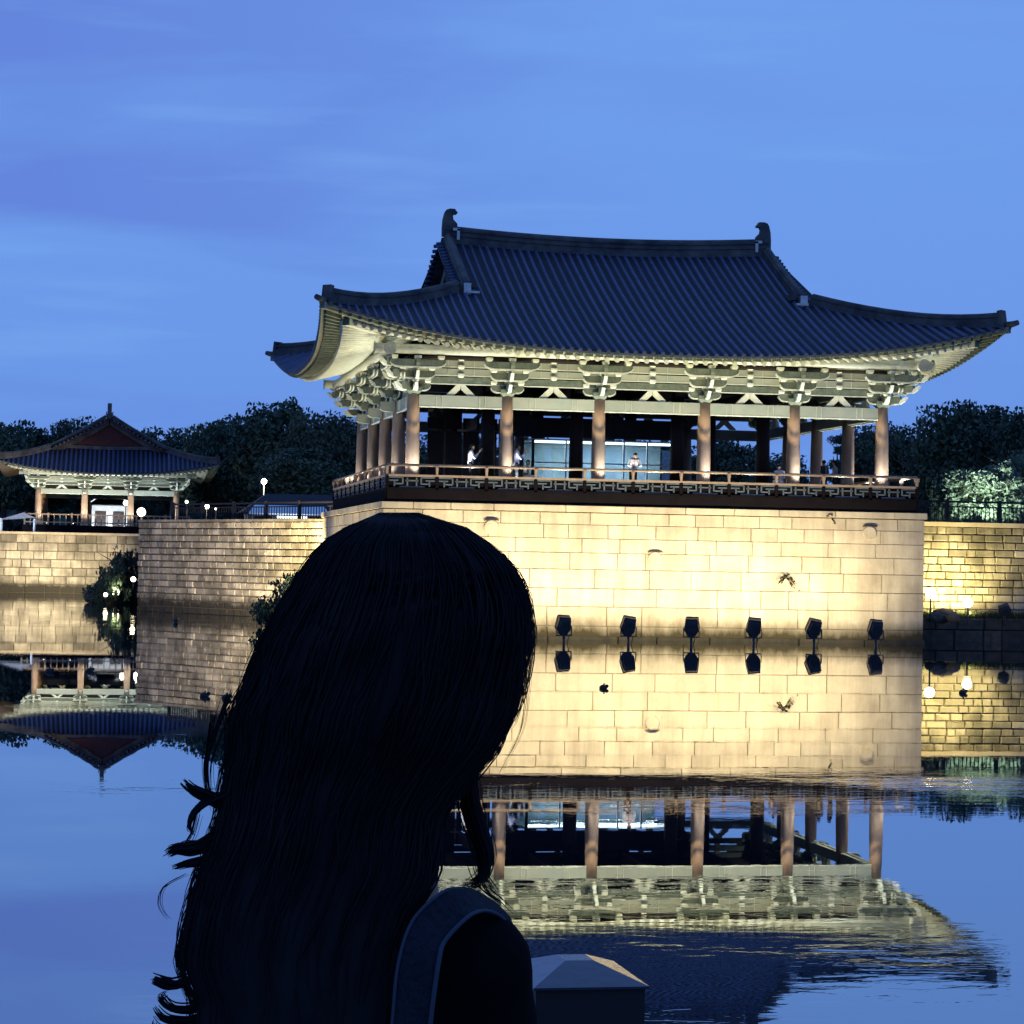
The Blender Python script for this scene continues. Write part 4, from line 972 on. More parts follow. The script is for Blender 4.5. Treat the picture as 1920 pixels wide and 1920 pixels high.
# small pavilion lamps: on its deck before the columns
for j, y in enumerate((-5.0, -2.9, -1.0, 1.0, 2.9, 5.0)):
    p = pav2.matrix_basis @ Vector((-8.9, y, .78)); u = tag(link('uplight', UP, None, p), 'small uplight on the deck of the small pavilion, %s from its left end' % ['first', 'second', 'third', 'fourth', 'fifth', 'sixth'][j], 'uplight', 'deck uplights of the small pavilion'); link('lamp_lens', UPL, u)
    spot('uplight_beam', p+Vector((0,-.0,.15)), p+Vector((0,.35,4)), 470, EAVE, 150, .6)
def lamppost(px, py, D, r, lab, base=4.9, e=0):
    p = at(px, py, D); f = thing('lamp_post', lab, 'lamp post', (p.x, p.y, base), 0, 'lamp posts in the park'); MB().tube([(0,0,0),(0,0,p.z-base-r*.8)], .05, 8).build('pole', M['steel'], f)
    link('lamp_globe', GLOBE, f, (0,0,p.z-base), 0, (r/.26,)*3)
    if e:
        l = bpy.data.lights.new('lamp_glow', 'POINT'); l.energy = e; l.color = (1,.85,.6); l.shadow_soft_size = .3; o = bpy.data.objects.new('lamp_glow', l); C.objects.link(o); o.location = (p.x, p.y-.5, p.z)
lamppost(265, 960, 196.5, .35, 'big bright globe lamp beside the right column of the small pavilion', e=220)
lamppost(236, 943, 222, .24, 'globe lamp seen between the two middle columns of the small pavilion')
lamppost(388, 950, 170, .17, 'globe lamp behind the fence between the pavilions', e=300)
lamppost(495, 903, 175, .21, 'globe lamp under the trees left of the large pavilion', e=1500)
lamppost(350, 941, 172, .11, 'tiny globe lamp right of the small pavilion')
lamppost(405, 954, 172, .09, 'faint globe lamp just right of the one behind the fence')

# ------------------------------------------------------------------ fences
def fence(p, q, h, nb, npost, lab, m_, base):
    p, q = Vector((p[0], p[1], 0)), Vector((q[0], q[1], 0)); f = thing('fence', lab, 'fence', (p.x, p.y, base)); d = q-p; up = Vector((0,0,1)); dn_ = d.normalized()
    MB().beam(up*h, d+up*h, .09, .09).build('top_rail', m_, f); MB().beam(up*h*.80, d+up*h*.80, .05, .06).build('middle_rail', m_, f); MB().beam(up*.12, d+up*.12, .05, .06).build('lower_rail', m_, f)
    pk = MB().beam((0,0,.12), (0,0,h*.80), .035, .035, dn_).mesh('picket', m_); ps = MB().beam((0,0,-.1), (0,0,h+.10), .15, .15, dn_).mesh('fence_post', m_)
    for i in range(nb): link('picket', pk, f, d*((i+.5)/nb))
    for i in range(npost): link('fence_post', ps, f, d*(i/(npost-1)))
    return f
A = Vector((PL1.x, PL1.y)).lerp(Vector((PL2.x, PL2.y)), .12)+dn*.9; B_ = Vector((PL2.x, PL2.y))+dn*.6
fm = mat('fence_timber', (.012,.011,.013), (.02,.017,.018), rough=.6, scale=3)
fence(A, B_, 1.0, 64, 6, 'dark picket fence along the top of the grey brown wall', fm, 5.0)
fence((XR-.3, YW+2.4), (XR+15, YW+2.4), 1.15, 80, 7, 'dark picket fence on the bank above the yellow lit wall', fm, 5.1)

# ------------------------------------------------------------------ far small buildings
rf = M['pan']; wl = mat('pale_wall', (.5,.5,.47), (.4,.4,.38), rough=.8, scale=2)
def hall(px, py, D, w, h, dpt, lab, lit, gable=False, rh_=1.2, base=4.9, wm=None, rm=None):
    p = at(px, py, D); o = thing('hall', lab, 'building', (p.x, p.y, base))
    MB().box((0,0,h/2), (w, dpt, h)).build('wall', wm or wl, o)
    e = .5; mb = MB()
    if gable: mb.add([(-w/2-e,-dpt/2-e,h-.1),(w/2+e,-dpt/2-e,h-.1),(0,-dpt/2-e,h+rh_),(-w/2-e,dpt/2+e,h-.1),(w/2+e,dpt/2+e,h-.1),(0,dpt/2+e,h+rh_)], [(0,2,5,3),(1,4,5,2),(3,5,4),(0,3,4,1)])
    else: mb.add([(-w/2-e,-dpt/2-e,h),(w/2+e,-dpt/2-e,h),(w/2+e,dpt/2+e,h),(-w/2-e,dpt/2+e,h),(-w/2*.72,0,h+rh_),(w/2*.72,0,h+rh_)], [(0,1,5,4),(1,2,5),(2,3,4,5),(3,0,4),(3,2,1,0)])
    r = mb.build('roof', rm or rf, o)
    if gable:
        for sg in (-1, 1): MB().beam((sg*(w/2+e), -dpt/2-e-.05, h-.05), (0, -dpt/2-e-.05, h+rh_+.05), .10, .28, (0,-1,0)).build('bargeboard', M['plaster'], r)
    n_ = max(2, int(w/1.6))
    for i in range(n_): MB().box((-w/2+w*(i+.5)/n_, -dpt/2-.02, h*.5), (w/n_*.62, .06, h*.6)).build('window', M['dark'], o)
    return o
hall(205, 960, 236, 3.4, 3.2, 5, 'small hall with lit white gable trim seen under the small pavilion', 1, True, 1.4)
hall(590, 940, 160, 9, 1.2, 5, 'long low hall with dark hipped roof behind the fence left of the large pavilion', 0, rh_=1.3)
lamp = at(205, 955, 231); spot('uplight_beam', (lamp.x, lamp.y-1.5, 5.2), (lamp.x, lamp.y+3, 8.5), 2500, (.85,.92,1), 120, .7)
p = at(540, 975, 148)
aw = thing('awning', 'long pale awning on thin posts behind the fence left of the large pavilion', 'awning', (p.x, p.y, 4.9)); cv = mat('awning_canvas', (.62,.64,.66), rough=.6)
MB().add([(-2.5,-1,.95),(2.5,-1,.95),(2.3,1,1.5),(-2.0,1,1.5),(-2.5,-1,.88),(2.5,-1,.88)], [(0,1,2,3),(4,5,1,0)]).build('canopy', cv, aw)
for x in (-2.4, -.8, .8, 2.4): MB().tube([(x,-.95,0),(x,-.95,.9)], .035, 6).build('leg', M['steel'], aw)
MB().box((.2,-.2,.75), (1.9,.08,.14)).build('tube_light', M['glowcool'], aw)
spot('uplight_beam', (p.x, p.y-2.6, 5.1), (p.x, p.y, 6.3), 260, (.85,.93,1), 140, .8)
p = at(32, 1000, 203)
tn = thing('tent', 'white tent with open sides at the far left on the stone wall', 'tent', (p.x, p.y, 4.9))
MB().add([(-1.4,-1.4,1.1),(1.5,-1.4,1.3),(1.5,1.4,1.3),(-1.4,1.4,1.1),(.5,0,1.75)], [(0,1,4),(1,2,4),(2,3,4),(3,0,4)]).build('canopy', cv, tn)
for x, y in ((-1.35,-1.35),(1.45,-1.35),(1.45,1.35),(-1.35,1.35)): MB().tube([(x,y,0),(x,y,1.2)], .10, 6).build('leg', cv, tn)
spot('uplight_beam', (p.x, p.y-3.0, 5.2), (p.x, p.y, 6.3), 420, (.75,.88,1), 120, .8)
# floats on the pond
flm = mat('black_rubber', (.008,.008,.01), rough=.5)
for px, py, lab in ((1131,1288,'small dark float on the golden reflection of the large platform'),(1805,1297,'small dark float near the right edge of the pond'),(383,1303,'small dark float left of the dark haired viewer'),
                    (424,1307,'small dark float half hidden by the hair of the viewer'),(92,1257,'faint small dark float, left of two before the small pavilion reflection'),(168,1256,'faint small dark float, right of two before the small pavilion reflection')):
    p = at_z(px, py+3, 0); mb = MB(); mb.ball((0,0,.02), (.10,.08,.075), 12, 8); mb.ball((.085,0,.06), (.05,.045,.045), 8, 6)
    o = thing('float', lab, 'float', (p.x, p.y, 0), rnd.uniform(-.3,.3), 'dark floats on the pond'); mb.build('body', flm, o); MB().tube([(.02,0,.07),(.02,0,.13)], .02, 6).build('knob', flm, o)

# ================================================================== PEOPLE
M['skin'] = mat('skin', (.36,.22,.16), (.30,.18,.13), rough=.55, scale=8)
M['hair'] = mat('black_hair', (.016,.017,.021), (.010,.011,.014), rough=.75, scale=14, spec=.03)
def cloth(name, c): return mat(name, c, tuple(x*.8 for x in c), rough=.85, scale=6, bump=.2)
def caps(mb, chain, n=12):
    """tapered limb through (point, radius) pairs with round ends"""
    pts = [Vector(p) for p, _ in chain]; r = [q for _, q in chain]
    mb.tube(pts, r, n)
    for p, q in ((pts[0], r[0]), (pts[-1], r[-1])): mb.ball(p, q, n, 8)
    for p, q in zip(pts[1:-1], r[1:-1]): mb.ball(p, q, n, 8)
def solid(mb, name, m_, parent, vox, smooth=4):
    o = mb.build(name, m_, parent); md = o.modifiers.new('skin', 'REMESH'); md.mode = 'VOXEL'; md.voxel_size = vox; md.use_smooth_shade = True
    sm = o.modifiers.new('smooth', 'SMOOTH'); sm.iterations = smooth; sm.factor = .5
    return o
def hand(mb, wrist, d, up, sc=1.0, curl=.35, side=1):
    """palm, four unequal bent fingers, and a thumb leaving the side of the palm"""
    w = Vector(wrist); d = Vector(d).normalized(); up = Vector(up); s_ = d.cross(up).normalized(); n_ = s_.cross(d)
    for k in range(4):
        o = s_*((k-1.5)*.020*sc); caps(mb, [(w+o*.6, .015*sc), (w+d*.085*sc+o, .013*sc)], 8)
        L_ = [.062,.074,.070,.054][k]*sc; b_ = w+d*.088*sc+o; q1 = b_+d*L_*.5-n_*L_*.25*curl*2; q2 = q1+d*L_*.4*(1-curl*.6)-n_*L_*.6*curl
        caps(mb, [(b_, .0095*sc), (q1, .0085*sc), (q2, .007*sc)], 8)
    t0 = w+d*.030*sc+s_*side*.028*sc; caps(mb, [(t0, .014*sc), (t0+d*.030*sc+s_*side*.028*sc-n_*.010*sc, .011*sc), (t0+d*.062*sc+s_*side*.034*sc-n_*.020*sc, .009*sc)], 8)
def head(mb, c, R, s=1.0):
    """head with skull, jaw, nose, brow, lips and ears; faces local +y turned by R"""
    T = lambda x, y, z: Vector(c)+R @ Vector((x*s, y*s, z*s))
    mb.ball(T(0,-.012,.02), (.074*s,.092*s,.098*s), 18, 12, R); mb.ball(T(0,.022,-.035), (.060*s,.068*s,.080*s), 16, 10, R)
    mb.ball(T(0,.062,-.088), (.030*s,.026*s,.022*s), 10, 8, R)
    mb.ball(T(0,.090,-.026), (.013*s,.020*s,.016*s), 8, 6, R); caps(mb, [(T(0,.080,.012), .009*s), (T(0,.094,-.022), .011*s)], 8)
    mb.ball(T(0,.078,.022), (.05*s,.014*s,.010*s), 10, 6, R); mb.ball(T(0,.082,-.060), (.024*s,.011*s,.007*s), 8, 6, R)
    for sg in (-1, 1):
        mb.ball(T(sg*.076,-.005,-.012), (.010*s,.020*s,.031*s), 8, 6, R); mb.ball(T(sg*.036,.060,-.030), (.024*s,.018*s,.024*s), 8, 6, R)
def eyes(parent, c, R, s=1.0):
    T = lambda x, y, z: Vector(c)+R @ Vector((x*s, y*s, z*s)); mb = MB()
    for sg in (-1, 1): mb.ball(T(sg*.031,.072,.002), .0115*s, 10, 8)
    mb.build('eyes', mat('eye', (.05,.03,.02), rough=.2), parent)
SMALL = {}
def person(lab, loc, rz, H, pose, shirt, trousers, group='people in the large pavilion', longhair=False):
    k = H/1.70; p = thing('person', lab, 'person', loc, rz, group); V = lambda x, y, z: Vector((x*k, y*k, z*k))
    body, sh, tr_, hr = MB(), MB(), MB(), MB()
    lean = {'lean': .62, 'sit': .15}.get(pose, .04)
    hip = .92 if pose != 'sit' else .50
    Rl = Matrix.Rotation(-lean, 3, 'X')
    U = lambda x, y, z: V(0,0,hip)+Rl @ V(x, y, z-.92)          # upper body bends at the hip
    nod = Matrix.Rotation(-lean*.45-.10, 3, 'X'); hc = U(0,.03,1.56)
    head(body, hc, nod, k); caps(body, [(U(0,-.01,1.34), .055*k), (U(0,.01,1.50), .050*k)])
    caps(body, [(U(0,0,1.28), .12*k), (U(0,0,1.05), .115*k), (U(0,0,.94), .13*k)])
    caps(sh, [(U(-.10,0,1.36), .085*k), (U(.10,0,1.36), .085*k)]); caps(sh, [(U(-.06,0,1.28), .125*k), (U(-.05,0,1.08), .115*k), (U(-.05,0,.93), .125*k)]); caps(sh, [(U(.06,0,1.28), .125*k), (U(.05,0,1.08), .115*k), (U(.05,0,.93), .125*k)])
    for sg in (-1, 1):
        S = U(sg*.185,0,1.36)
        if pose == 'phone': E, Wr = U(sg*.22,.16,1.12), U(sg*.06,.36,1.44)
        elif pose == 'lean': E, Wr = U(sg*.27,.20,1.16), V(sg*.10, .60, .98)
        elif pose == 'sit': E, Wr = U(sg*.24,.06,1.10), U(sg*.12,.30,1.02)
        elif pose == 'point': E, Wr = (U(sg*.22,.14,1.12), U(sg*.03,.34,1.40)) if sg > 0 else (U(-.24,.05,1.10), U(-.14,.25,1.10))
        else: E, Wr = U(sg*.24,-.02,1.10), U(sg*.22,.08,.86)
        caps(body, [(S, .048*k), (E, .038*k), (Wr, .026*k)]); caps(sh, [(S, .062*k), (S.lerp(E, .55), .056*k), (E, .052*k)])
        if pose in ('phone', 'point', 'lean'): caps(sh, [(E, .05*k), (E.lerp(Wr, .55), .044*k)])
        hand(body, Wr, (Wr-E), (0,0,1) if pose != 'stand' else (0,1,0), k, .5, -sg)
        if pose == 'sit': Kn, An = V(sg*.11,.44,.50), V(sg*.10,.46,.07)
        else: Kn, An = V(sg*.10,.03,.49), V(sg*.11,-.02,.08)
        Hp = V(sg*.09,0,hip-.02)
        caps(body, [(Hp, .075*k), (Kn, .05*k), (An, .036*k)]); caps(tr_, [(Hp, .098*k), (Kn, .070*k), (An, .062*k)])
        caps(body, [(An+V(0,-.03,-.045), .032*k), (An+V(0,.14,-.052), .024*k)])
    caps(tr_, [(V(-.06,0,hip+.02), .115*k), (V(.06,0,hip+.02), .115*k)])
    T = lambda x, y, z: hc+nod @ V(x, y, z)
    hr.ball(T(0,-.030,.035), (.088*k,.095*k,.100*k), 14, 10, nod); hr.ball(T(0,.04,.085), (.07*k,.05*k,.035*k), 10, 8, nod)
    if longhair: caps(hr, [(T(-.03,-.07,-.02), .065*k), (T(0,-.10,-.20), .055*k), (T(0,-.09,-.32), .03*k)]); caps(hr, [(T(.05,-.06,0), .045*k), (T(.06,-.06,-.15), .035*k)])
    solid(body, 'body', M['skin'], p, .013, 2); solid(sh, 'shirt', shirt, p, .022, 3); solid(tr_, 'trousers', trousers, p, .022, 3); solid(hr, 'hair', M['hair'], p, .016, 2); eyes(p, hc, nod, k)
    return p
wsh = cloth('white_shirt', (.62,.60,.68)); lil = cloth('lilac_top', (.50,.47,.58)); drk = cloth('dark_trousers', (.012,.012,.016)); wht = cloth('white_trousers', (.66,.66,.68)); gry = cloth('grey_jacket', (.20,.18,.18)); drs = cloth('dark_jacket', (.02,.02,.025))
Zf = TOP+fl
def spot_at(px, y): q = at_y(px, 880, y); return (q.x, y, Zf)
phone = mat('phone_case', (.03,.03,.035), rough=.3)
pa = person('person in a white shirt lifting a phone behind the railing, between the first two columns', spot_at(882, 95.9), math.radians(-100), 1.70, 'phone', wsh, drk, longhair=True)
pb_ = person('person in a lilac top holding up a camera beside the second column', spot_at(968, 96.0), math.radians(-95), 1.74, 'phone', lil, drk)
pc = person('person with white trousers sitting by the railing right of the camera holder', (spot_at(985, 96.35)[0], 96.35, Zf-.02), math.radians(-110), 1.55, 'sit', gry, wht)
pd_ = person('person in a white shirt leaning with both arms on the railing before the glass room', spot_at(1187, 95.75), PI, 1.62, 'lean', wsh, drk)
pe = person('person in pale clothes sitting just left of the fifth column', spot_at(1462, 96.2), PI-.6, 1.60, 'sit', lil, wsh)
pf = person('person with a pale jacket seen between the fifth and last columns', spot_at(1566, 97.4), math.radians(60), 1.50, 'stand', gry, drk, longhair=True)
pg_ = person('person in dark clothes standing left of the pale jacketed one', spot_at(1546, 97.9), math.radians(30), 1.52, 'stand', drs, drk)
for q, z, lab in ((pa, 1.50, 'black phone held up by the person in the white shirt between the first columns'), (pb_, 1.52, 'black camera held up by the person in the lilac top')):
    c_ = q.matrix_basis @ Vector((0, .46, z-.06)); o = tag(MB().box((0,0,0), (.085,.02,.16)).box((.02,-.012,.05), (.03,.012,.03)).build('phone' if q is pa else 'camera', phone, None, c_), lab, 'phone' if q is pa else 'camera'); o.rotation_euler = q.rotation_euler
st = thing('stool', 'low wooden stool under the person with white trousers', 'stool', pc.location); mb = MB(); mb.box((0,0,.36), (.36,.36,.05)); mb.build('seat', M['inner'], st)
for x in (-.14, .14):
    for y in (-.14, .14): MB().box((x,y,.17), (.04,.04,.34)).build('leg', M['inner'], st)
st2 = copy_tree(st); st2.location = pe.location; st2['label'] = 'low wooden stool under the person in pale clothes by the fifth column'
for o in (st, st2): o['group'] = 'stools in the large pavilion'

# ------------------------------------------------------------------ the viewer in the foreground
D0 = 2.30
o0 = at(705, 1058, D0)
wm_ = thing('person', 'person with long wavy black hair seen from behind, wearing a denim strap', 'person', (o0.x, o0.y, 1.45), -YAW)
inv = wm_.matrix_basis.inverted()
def LP(px, py, D=D0): return inv @ at(px, py, D)             # a point of the figure, x right, y away, z up from the feet
YB_ = math.radians(-38); RB = Matrix.Rotation(YB_, 3, 'Z')       # chest turned to the right
B = lambda x, y, z: RB @ Vector((x, y, z))
RH = Matrix.Rotation(math.radians(-52), 3, 'Z') @ Matrix.Rotation(math.radians(-20), 3, 'X') @ Matrix.Rotation(math.radians(8), 3, 'Y')
hc = LP(776, 1242, D0+.02)
body, shirt, skirt = MB(), MB(), MB()
head(body, hc, RH, 1.06)
nk = LP(722, 1640, D0+.02)
caps(body, [(nk+Vector((0,0,-.06)), .052), (nk+Vector((.005,0,.03)), .047), (hc+RH @ Vector((0,-.02,-.09)), .056)], 16)
sR, sL = LP(876, 1818, D0-.02), LP(500, 1832, D0+.14)
mid = (sR+sL)/2
caps(body, [(sR, .052), (mid+Vector((0,0,.03)), .075), (sL, .052)], 16)
for z, rx in ((1.03,.105), (.98,.10), (.93,.105), (.82,.12)): caps(body, [(B(-.06,0,z)+Vector((mid.x*.6,mid.y*.6,0)), rx), (B(.06,0,z)+Vector((mid.x*.6,mid.y*.6,0)), rx)], 14)
caps(shirt, [(sR+Vector((0,0,-.002)), .065), (mid+Vector((0,0,.012)), .082), (sL, .062)], 16)
for z, rx in ((1.05,.112), (1.00,.113), (.97,.112), (.93,.115), (.85,.122)): caps(shirt, [(B(-.06,0,z)+Vector((mid.x*.6,mid.y*.6,0)), rx), (B(.06,0,z)+Vector((mid.x*.6,mid.y*.6,0)), rx)], 14)
eR, wR = LP(935, 2270, D0-.0), LP(1010, 2400, D0+.25)
eL, wL = LP(420, 2190, D0+.20), LP(560, 2400, D0+.42)
for S, E, Wr, sg in ((sR, eR, wR, 1), (sL, eL, wL, -1)):
    caps(body, [(S, .048), (S.lerp(E, .5), .042), (E, .036), (E.lerp(Wr, .4), .034), (Wr, .024)], 14); hand(body, Wr, Wr-E, (0,0,1), .95, .4, -sg)
    caps(shirt, [(S, .060), (S.lerp(E, .3), .062), (S.lerp(E, .8), .058)], 16)
for sg in (-1, 1):
    hp = B(sg*.085,0,.80); kn = B(sg*.09,.01,.44); an = B(sg*.09,-.02,.07); caps(body, [(hp, .085), (kn, .052), (an, .036)], 14); caps(body, [(an+B(0,-.03,-.038), .032), (an+B(0,.13,-.045), .024)])
caps(skirt, [(B(-.05,0,.97)+mid*.0, .125), (B(.05,0,.97), .125)]); skirt.tube([B(0,0,1.0), B(0,0,.80), B(0,0,.42)], [.155,.185,.27], 22)
bo = solid(body, 'body', M['skin'], wm_, .0075, 3)
so = solid(shirt, 'shirt', mat('black_cotton', (.004,.004,.006), (.003,.003,.004), rough=.95, scale=6, spec=.05), wm_, .009, 6)
den = mat('dark_denim', (.012,.018,.034), (.007,.011,.021), rough=.9, scale=60, bump=.6, bscale=240, stretch=(1,1,.4))
solid(skirt, 'denim_skirt', den, wm_, .012, 3); eyes(wm_, hc, RH, 1.06)
# denim strap over the right shoulder, stitched edges
E1 = [(732,1970),(737,1900),(747,1806),(774,1725),(828,1673),(861,1665),(893,1673),(931,1698),(954,1722)]
E2 = [(803,1970),(809,1900),(823,1801),(834,1763),(872,1722),(893,1709),(912,1706),(937,1716),(956,1738)]
Ds = [-.150,-.150,-.145,-.135,-.120,-.100,-.070,-.035,.0]
def dense(pts, n=5):
    o = []
    for i in range(len(pts)-1):
        p0, p1, p2, p3 = pts[max(0, i-1)], pts[i], pts[i+1], pts[min(len(pts)-1, i+2)]
        for k in range(n):
            f = k/n; o.append(tuple(.5*(2*b_+(c_-a_)*f+(2*a_-5*b_+4*c_-d_)*f*f+(3*b_-a_-3*c_+d_)*f**3) for a_, b_, c_, d_ in zip(p0, p1, p2, p3)))
    return o+[pts[-1]]
E1, E2, Ds = dense(E1), dense(E2), [q[0] for q in dense([(d,) for d in Ds])]
rows = [[LP(a[0]+(b[0]-a[0])*t, a[1]+(b[1]-a[1])*t, D0+d) for t in (0,.25,.5,.75,1)] for a, b, d in zip(E1, E2, Ds)]
rows += [[q+Vector((.004,.05,-.02)) for q in rows[-1]], [q+Vector((.0,.09,-.08)) for q in rows[-1]]]
mb = MB(); mb.grid(rows); stp = mb.build('denim_strap', den, wm_); md = stp.modifiers.new('sub', 'SUBSURF'); md.levels = md.render_levels = 1
md = stp.modifiers.new('thick', 'SOLIDIFY'); md.thickness = .005; md.offset = 0
seam = mat('pale_seam', (.035,.05,.08), rough=.8)
mb = MB(); mb.tube([r[4]+Vector((0,-.004,.0)) for r in rows], .0022, 6); mb.tube([r[0]+Vector((0,-.003,.0)) for r in rows], .0016, 6); mb.build('seam', seam, stp)
# --- hair: a shell open at the face, covered in strands
OUT = [(962,716,782),(967,690,808),(976,670,838),(988,652,872),(1013,612,908),(1042,584,942),(1065,569,962),(1090,555,976),(1121,535,988),(1150,518,993),(1180,502,995),(1198,490,995),(1232,478,988),(1273,463,979),(1307,449,972),(1330,436,966),(1360,432,950),(1400,428,932),(1430,424,908),(1460,420,884),(1490,416,862),(1530,412,834),(1600,390,828),(1640,370,826),(1680,358,806),(1720,348,786),(1760,342,772),(1800,335,760),(1830,342,752),(1880,364,742),(1920,362,736),(2000,374,705)]
def interp(tab, x, j):
    for a, b in zip(tab, tab[1:]):
        if x <= b[0]: t = max(0, (x-a[0])/(b[0]-a[0])); return a[j]+(b[j]-a[j])*t
    return tab[-1][j]
HD = [(961,.020,.0),(975,.05,.0),(1000,.075,.0),(1065,.105,.0),(1190,.122,.0),(1340,.118,-.005),(1460,.095,-.02),(1600,.07,-.055),(1750,.055,-.085),(2000,.05,-.105)]
ARC = [(961,-185,185),(1080,-190,185),(1130,-235,28),(1250,-240,22),(1350,-238,8),(1460,-225,0),(1560,-205,-5),(2000,-195,-12)]
def HP(th, py, off=0.0):
    L_, R_ = interp(OUT, py, 1), interp(OUT, py, 2); hw = (R_-L_)/2-1+off/.000511; hd = interp(HD, py, 1)+off
    lock = 1+.030*math.sin(th*6+py*.012+.8*math.sin(py*.02))+.022*math.sin(th*11-py*.017+1)
    if py < 1050: lock = 1+(lock-1)*(py-961)/89
    c, s_ = math.cos(th), math.sin(th)
    ex = .88
    cx = math.copysign(abs(c)**ex, c)
    return LP((L_+R_)/2+hw*cx*(1 if abs(c) > .97 else lock**(1-abs(c))), py, D0+interp(HD, py, 2)+hd*s_*lock)
rows = []
pys = [961,963,967,975,986,1000,1020]+list(range(1045, 2001, 25))
for py in pys:
    a, b = math.radians(interp(ARC, py, 1)), math.radians(interp(ARC, py, 2))
    rows.append([HP(a+(b-a)*i/72, py, -.004) for i in range(73)])
mb = MB(); mb.grid(rows); hair = mb.build('hair', M['hair'], wm_)
md = hair.modifiers.new('thick', 'SOLIDIFY'); md.thickness = .014; md.offset = 1 if True else -1
r_ = random.Random(42); mb = MB()
def strand(pts, w):
    n = len(pts); mb.tube(pts, [w*(.55+.45*min(1, 6*i/n))*(1-.75*max(0, i/n-.55)/.45) for i in range(n)], 3, caps=False)
for i in range(360):
    th = r_.uniform(-200, 10); y0 = r_.choice((962, 962, r_.uniform(962, 1500))); y1 = r_.uniform(1500, 1990) if r_.random() < .75 else r_.uniform(1150, 1500)
    if y1-y0 < 150: continue
    ph, am, fr = r_.uniform(0, 6.28), r_.uniform(0, .07), r_.uniform(.008, .02); off = r_.uniform(-.004, .0006); dr = r_.gauss(0, .10); pts = []
    n = int((y1-y0)/32)+4
    for k in range(n):
        py = y0+(y1-y0)*k/(n-1); t_ = math.radians(th)+dr*k/n+am*math.sin(ph+py*fr)
        hi, lo = math.radians(interp(ARC, py, 2)), math.radians(interp(ARC, py, 1)); t_ = min(hi, max(lo, t_))
        pts.append(HP(t_, py, off+.002*math.sin(py*.03+ph)))
    strand(pts, r_.uniform(.0007, .0016))
# flyaway hairs standing off the outline
for i in range(260):
    sd = r_.random() < .62; y0 = r_.uniform(1000, 1850) if sd else r_.uniform(990, 1420); t0 = PI+r_.gauss(0, .22) if sd else r_.gauss(-.1, .18); ln_ = r_.uniform(60, 260); pts = []; o_ = r_.uniform(.001, .0075); q = r_.uniform(0, 6.28)
    for k in range(9):
        f = k/8; py = min(1990, y0+ln_*f); pts.append(HP(t0 if t0 > 1 else t0, py, o_*math.sin(PI*f*r_.uniform(.85, 1))+.0012*math.sin(q+6*f)))
    strand(pts, r_.uniform(.0003, .0006))
def curl(px_pts, n, w, spread, depth=-.03):
    """a lock that leaves the mass, its hairs fanning out along a curve"""
    for i in range(n):
        a, b, c = r_.gauss(0, spread), r_.gauss(0, spread), r_.gauss(0, .012); pts = []; m_ = len(px_pts); ext = r_.uniform(.75, 1.0)
        for k in range(14):
            u = k/13*(m_-1)*ext; j = min(m_-2, int(u)); f = u-j; f2 = f
            p0, p1, p2, p3 = px_pts[max(0, j-1)], px_pts[j], px_pts[j+1], px_pts[min(m_-1, j+2)]
            cr_ = lambda e: .5*((2*p1[e])+(-p0[e]+p2[e])*f2+(2*p0[e]-5*p1[e]+4*p2[e]-p3[e])*f2**2+(-p0[e]+3*p1[e]-3*p2[e]+p3[e])*f2**3)
            g_ = .95-.35*k/13; a += r_.gauss(0, .30); b += r_.gauss(0, .30)
            pts.append(LP(cr_(0)+a*g_, cr_(1)+b*g_, D0+depth+c))
        strand(pts, w*r_.uniform(.35, .85))
curl([(470,1440),(425,1500),(390,1492),(362,1480),(346,1466)], 60, .0016, 7)
curl([(480,1450),(420,1490),(385,1505),(362,1528),(356,1552),(364,1560)], 44, .0014, 4)
curl([(450,1540),(400,1575),(365,1590),(335,1590),(314,1601)], 80, .0019, 8)
curl([(450,1580),(390,1610),(355,1618),(328,1626)], 50, .0016, 6)
curl([(400,1340),(392,1400),(386,1440),(392,1480),(400,1500)], 12, .0009, 3)
curl([(430,1300),(405,1370),(388,1420),(388,1470),(400,1520)], 16, .0008, 6)
curl([(420,1800),(370,1830),(330,1845),(300,1838),(288,1833)], 34, .0017, 6)
curl([(420,1850),(370,1888),(325,1892),(302,1872),(312,1862)], 30, .0016, 5)
curl([(430,1890),(360,1915),(310,1912),(288,1890)], 30, .0016, 6)
curl([(430,1930),(360,1945),(300,1940),(292,1912)], 14, .0016, 6)
curl([(352,1640),(312,1662),(302,1690),(312,1715),(330,1728)], 5, .0005, 5)
curl([(372,1520),(362,1560),(350,1580),(340,1600)], 10, .0007, 5)
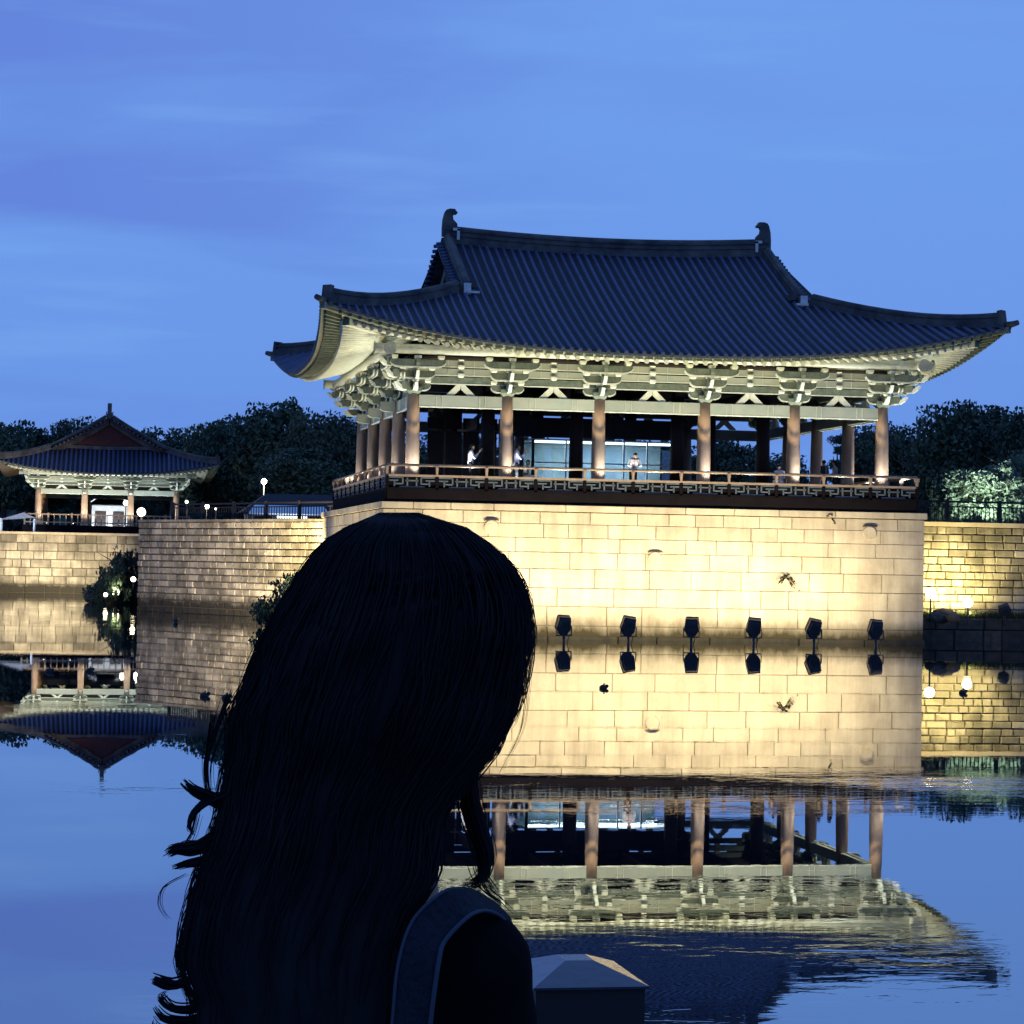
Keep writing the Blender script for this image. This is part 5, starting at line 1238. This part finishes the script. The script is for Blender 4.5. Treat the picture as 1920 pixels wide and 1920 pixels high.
# front lock that hangs free below the jaw on the right
curl([(892,1380),(880,1450),(884,1500),(898,1550),(912,1590),(914,1620),(902,1645),(880,1662)], 110, .0015, 9, .0)
curl([(884,1440),(876,1500),(888,1550),(904,1600),(908,1640),(930,1672)], 40, .0011, 8, .01)
curl([(990,1240),(985,1310),(975,1370),(950,1420),(935,1450)], 5, .0005, 5, .02)
curl([(995,1150),(1000,1200),(995,1260),(975,1330),(960,1380)], 8, .0006, 4, .0)
curl([(890,1620),(905,1665),(935,1690),(958,1712)], 10, .0009, 9, -.01)
mb.build('hair_strands', M['hair'], hair)['kind'] = 'stuff'

# ------------------------------------------------------------------ fence post beside the viewer
pc_ = at(1078, 1831, 3.0)
fp_ = thing('fence_post', 'square dark post with a low pyramid cap beside the viewer', 'post', (pc_.x, pc_.y, 1.45), -YAW-math.radians(-11))
zt_ = pc_.z-1.45
capm = mat('painted_cap', (.020,.027,.05), (.016,.022,.042), rough=.2, scale=5, spec=.7, bump=.05, bscale=40)
a = .068; dy_ = 1.3
MB().box((0,0,(zt_-.05)/2), (.105,.105,zt_-.05)).build('shaft', mat('post_timber', (.012,.010,.010), rough=.6), fp_)
mb = MB(); z0, z1, z2 = zt_-.045, zt_+.0, zt_+.024; t2 = .018
mb.add([(-a,-a,z0),(a,-a,z0),(a,a,z0),(-a,a,z0),(-a,-a,z1),(a,-a,z1),(a,a,z1),(-a,a,z1)], [(3,2,1,0),(0,1,5,4),(1,2,6,5),(2,3,7,6),(3,0,4,7)])
mb.v = [(x, y*dy_, z) for x, y, z in mb.v]; mb.build('cap_band', mat('cap_side', (.014,.013,.016), rough=.6), fp_)
mb = MB(); e = a+.004; mb.add([(-e,-e,z1),(e,-e,z1),(e,e,z1),(-e,e,z1),(-e,-e,z1+.003),(e,-e,z1+.003),(e,e,z1+.003),(-e,e,z1+.003),(-t2,-t2,z2),(t2,-t2,z2),(t2,t2,z2),(-t2,t2,z2)],
   [(3,2,1,0),(0,1,5,4),(1,2,6,5),(2,3,7,6),(3,0,4,7),(4,5,9,8),(5,6,10,9),(6,7,11,10),(7,4,8,11),(8,9,10,11)]); mb.v = [(x, y*dy_, z) for x, y, z in mb.v]; mb.build('pyramid_cap', capm, fp_)
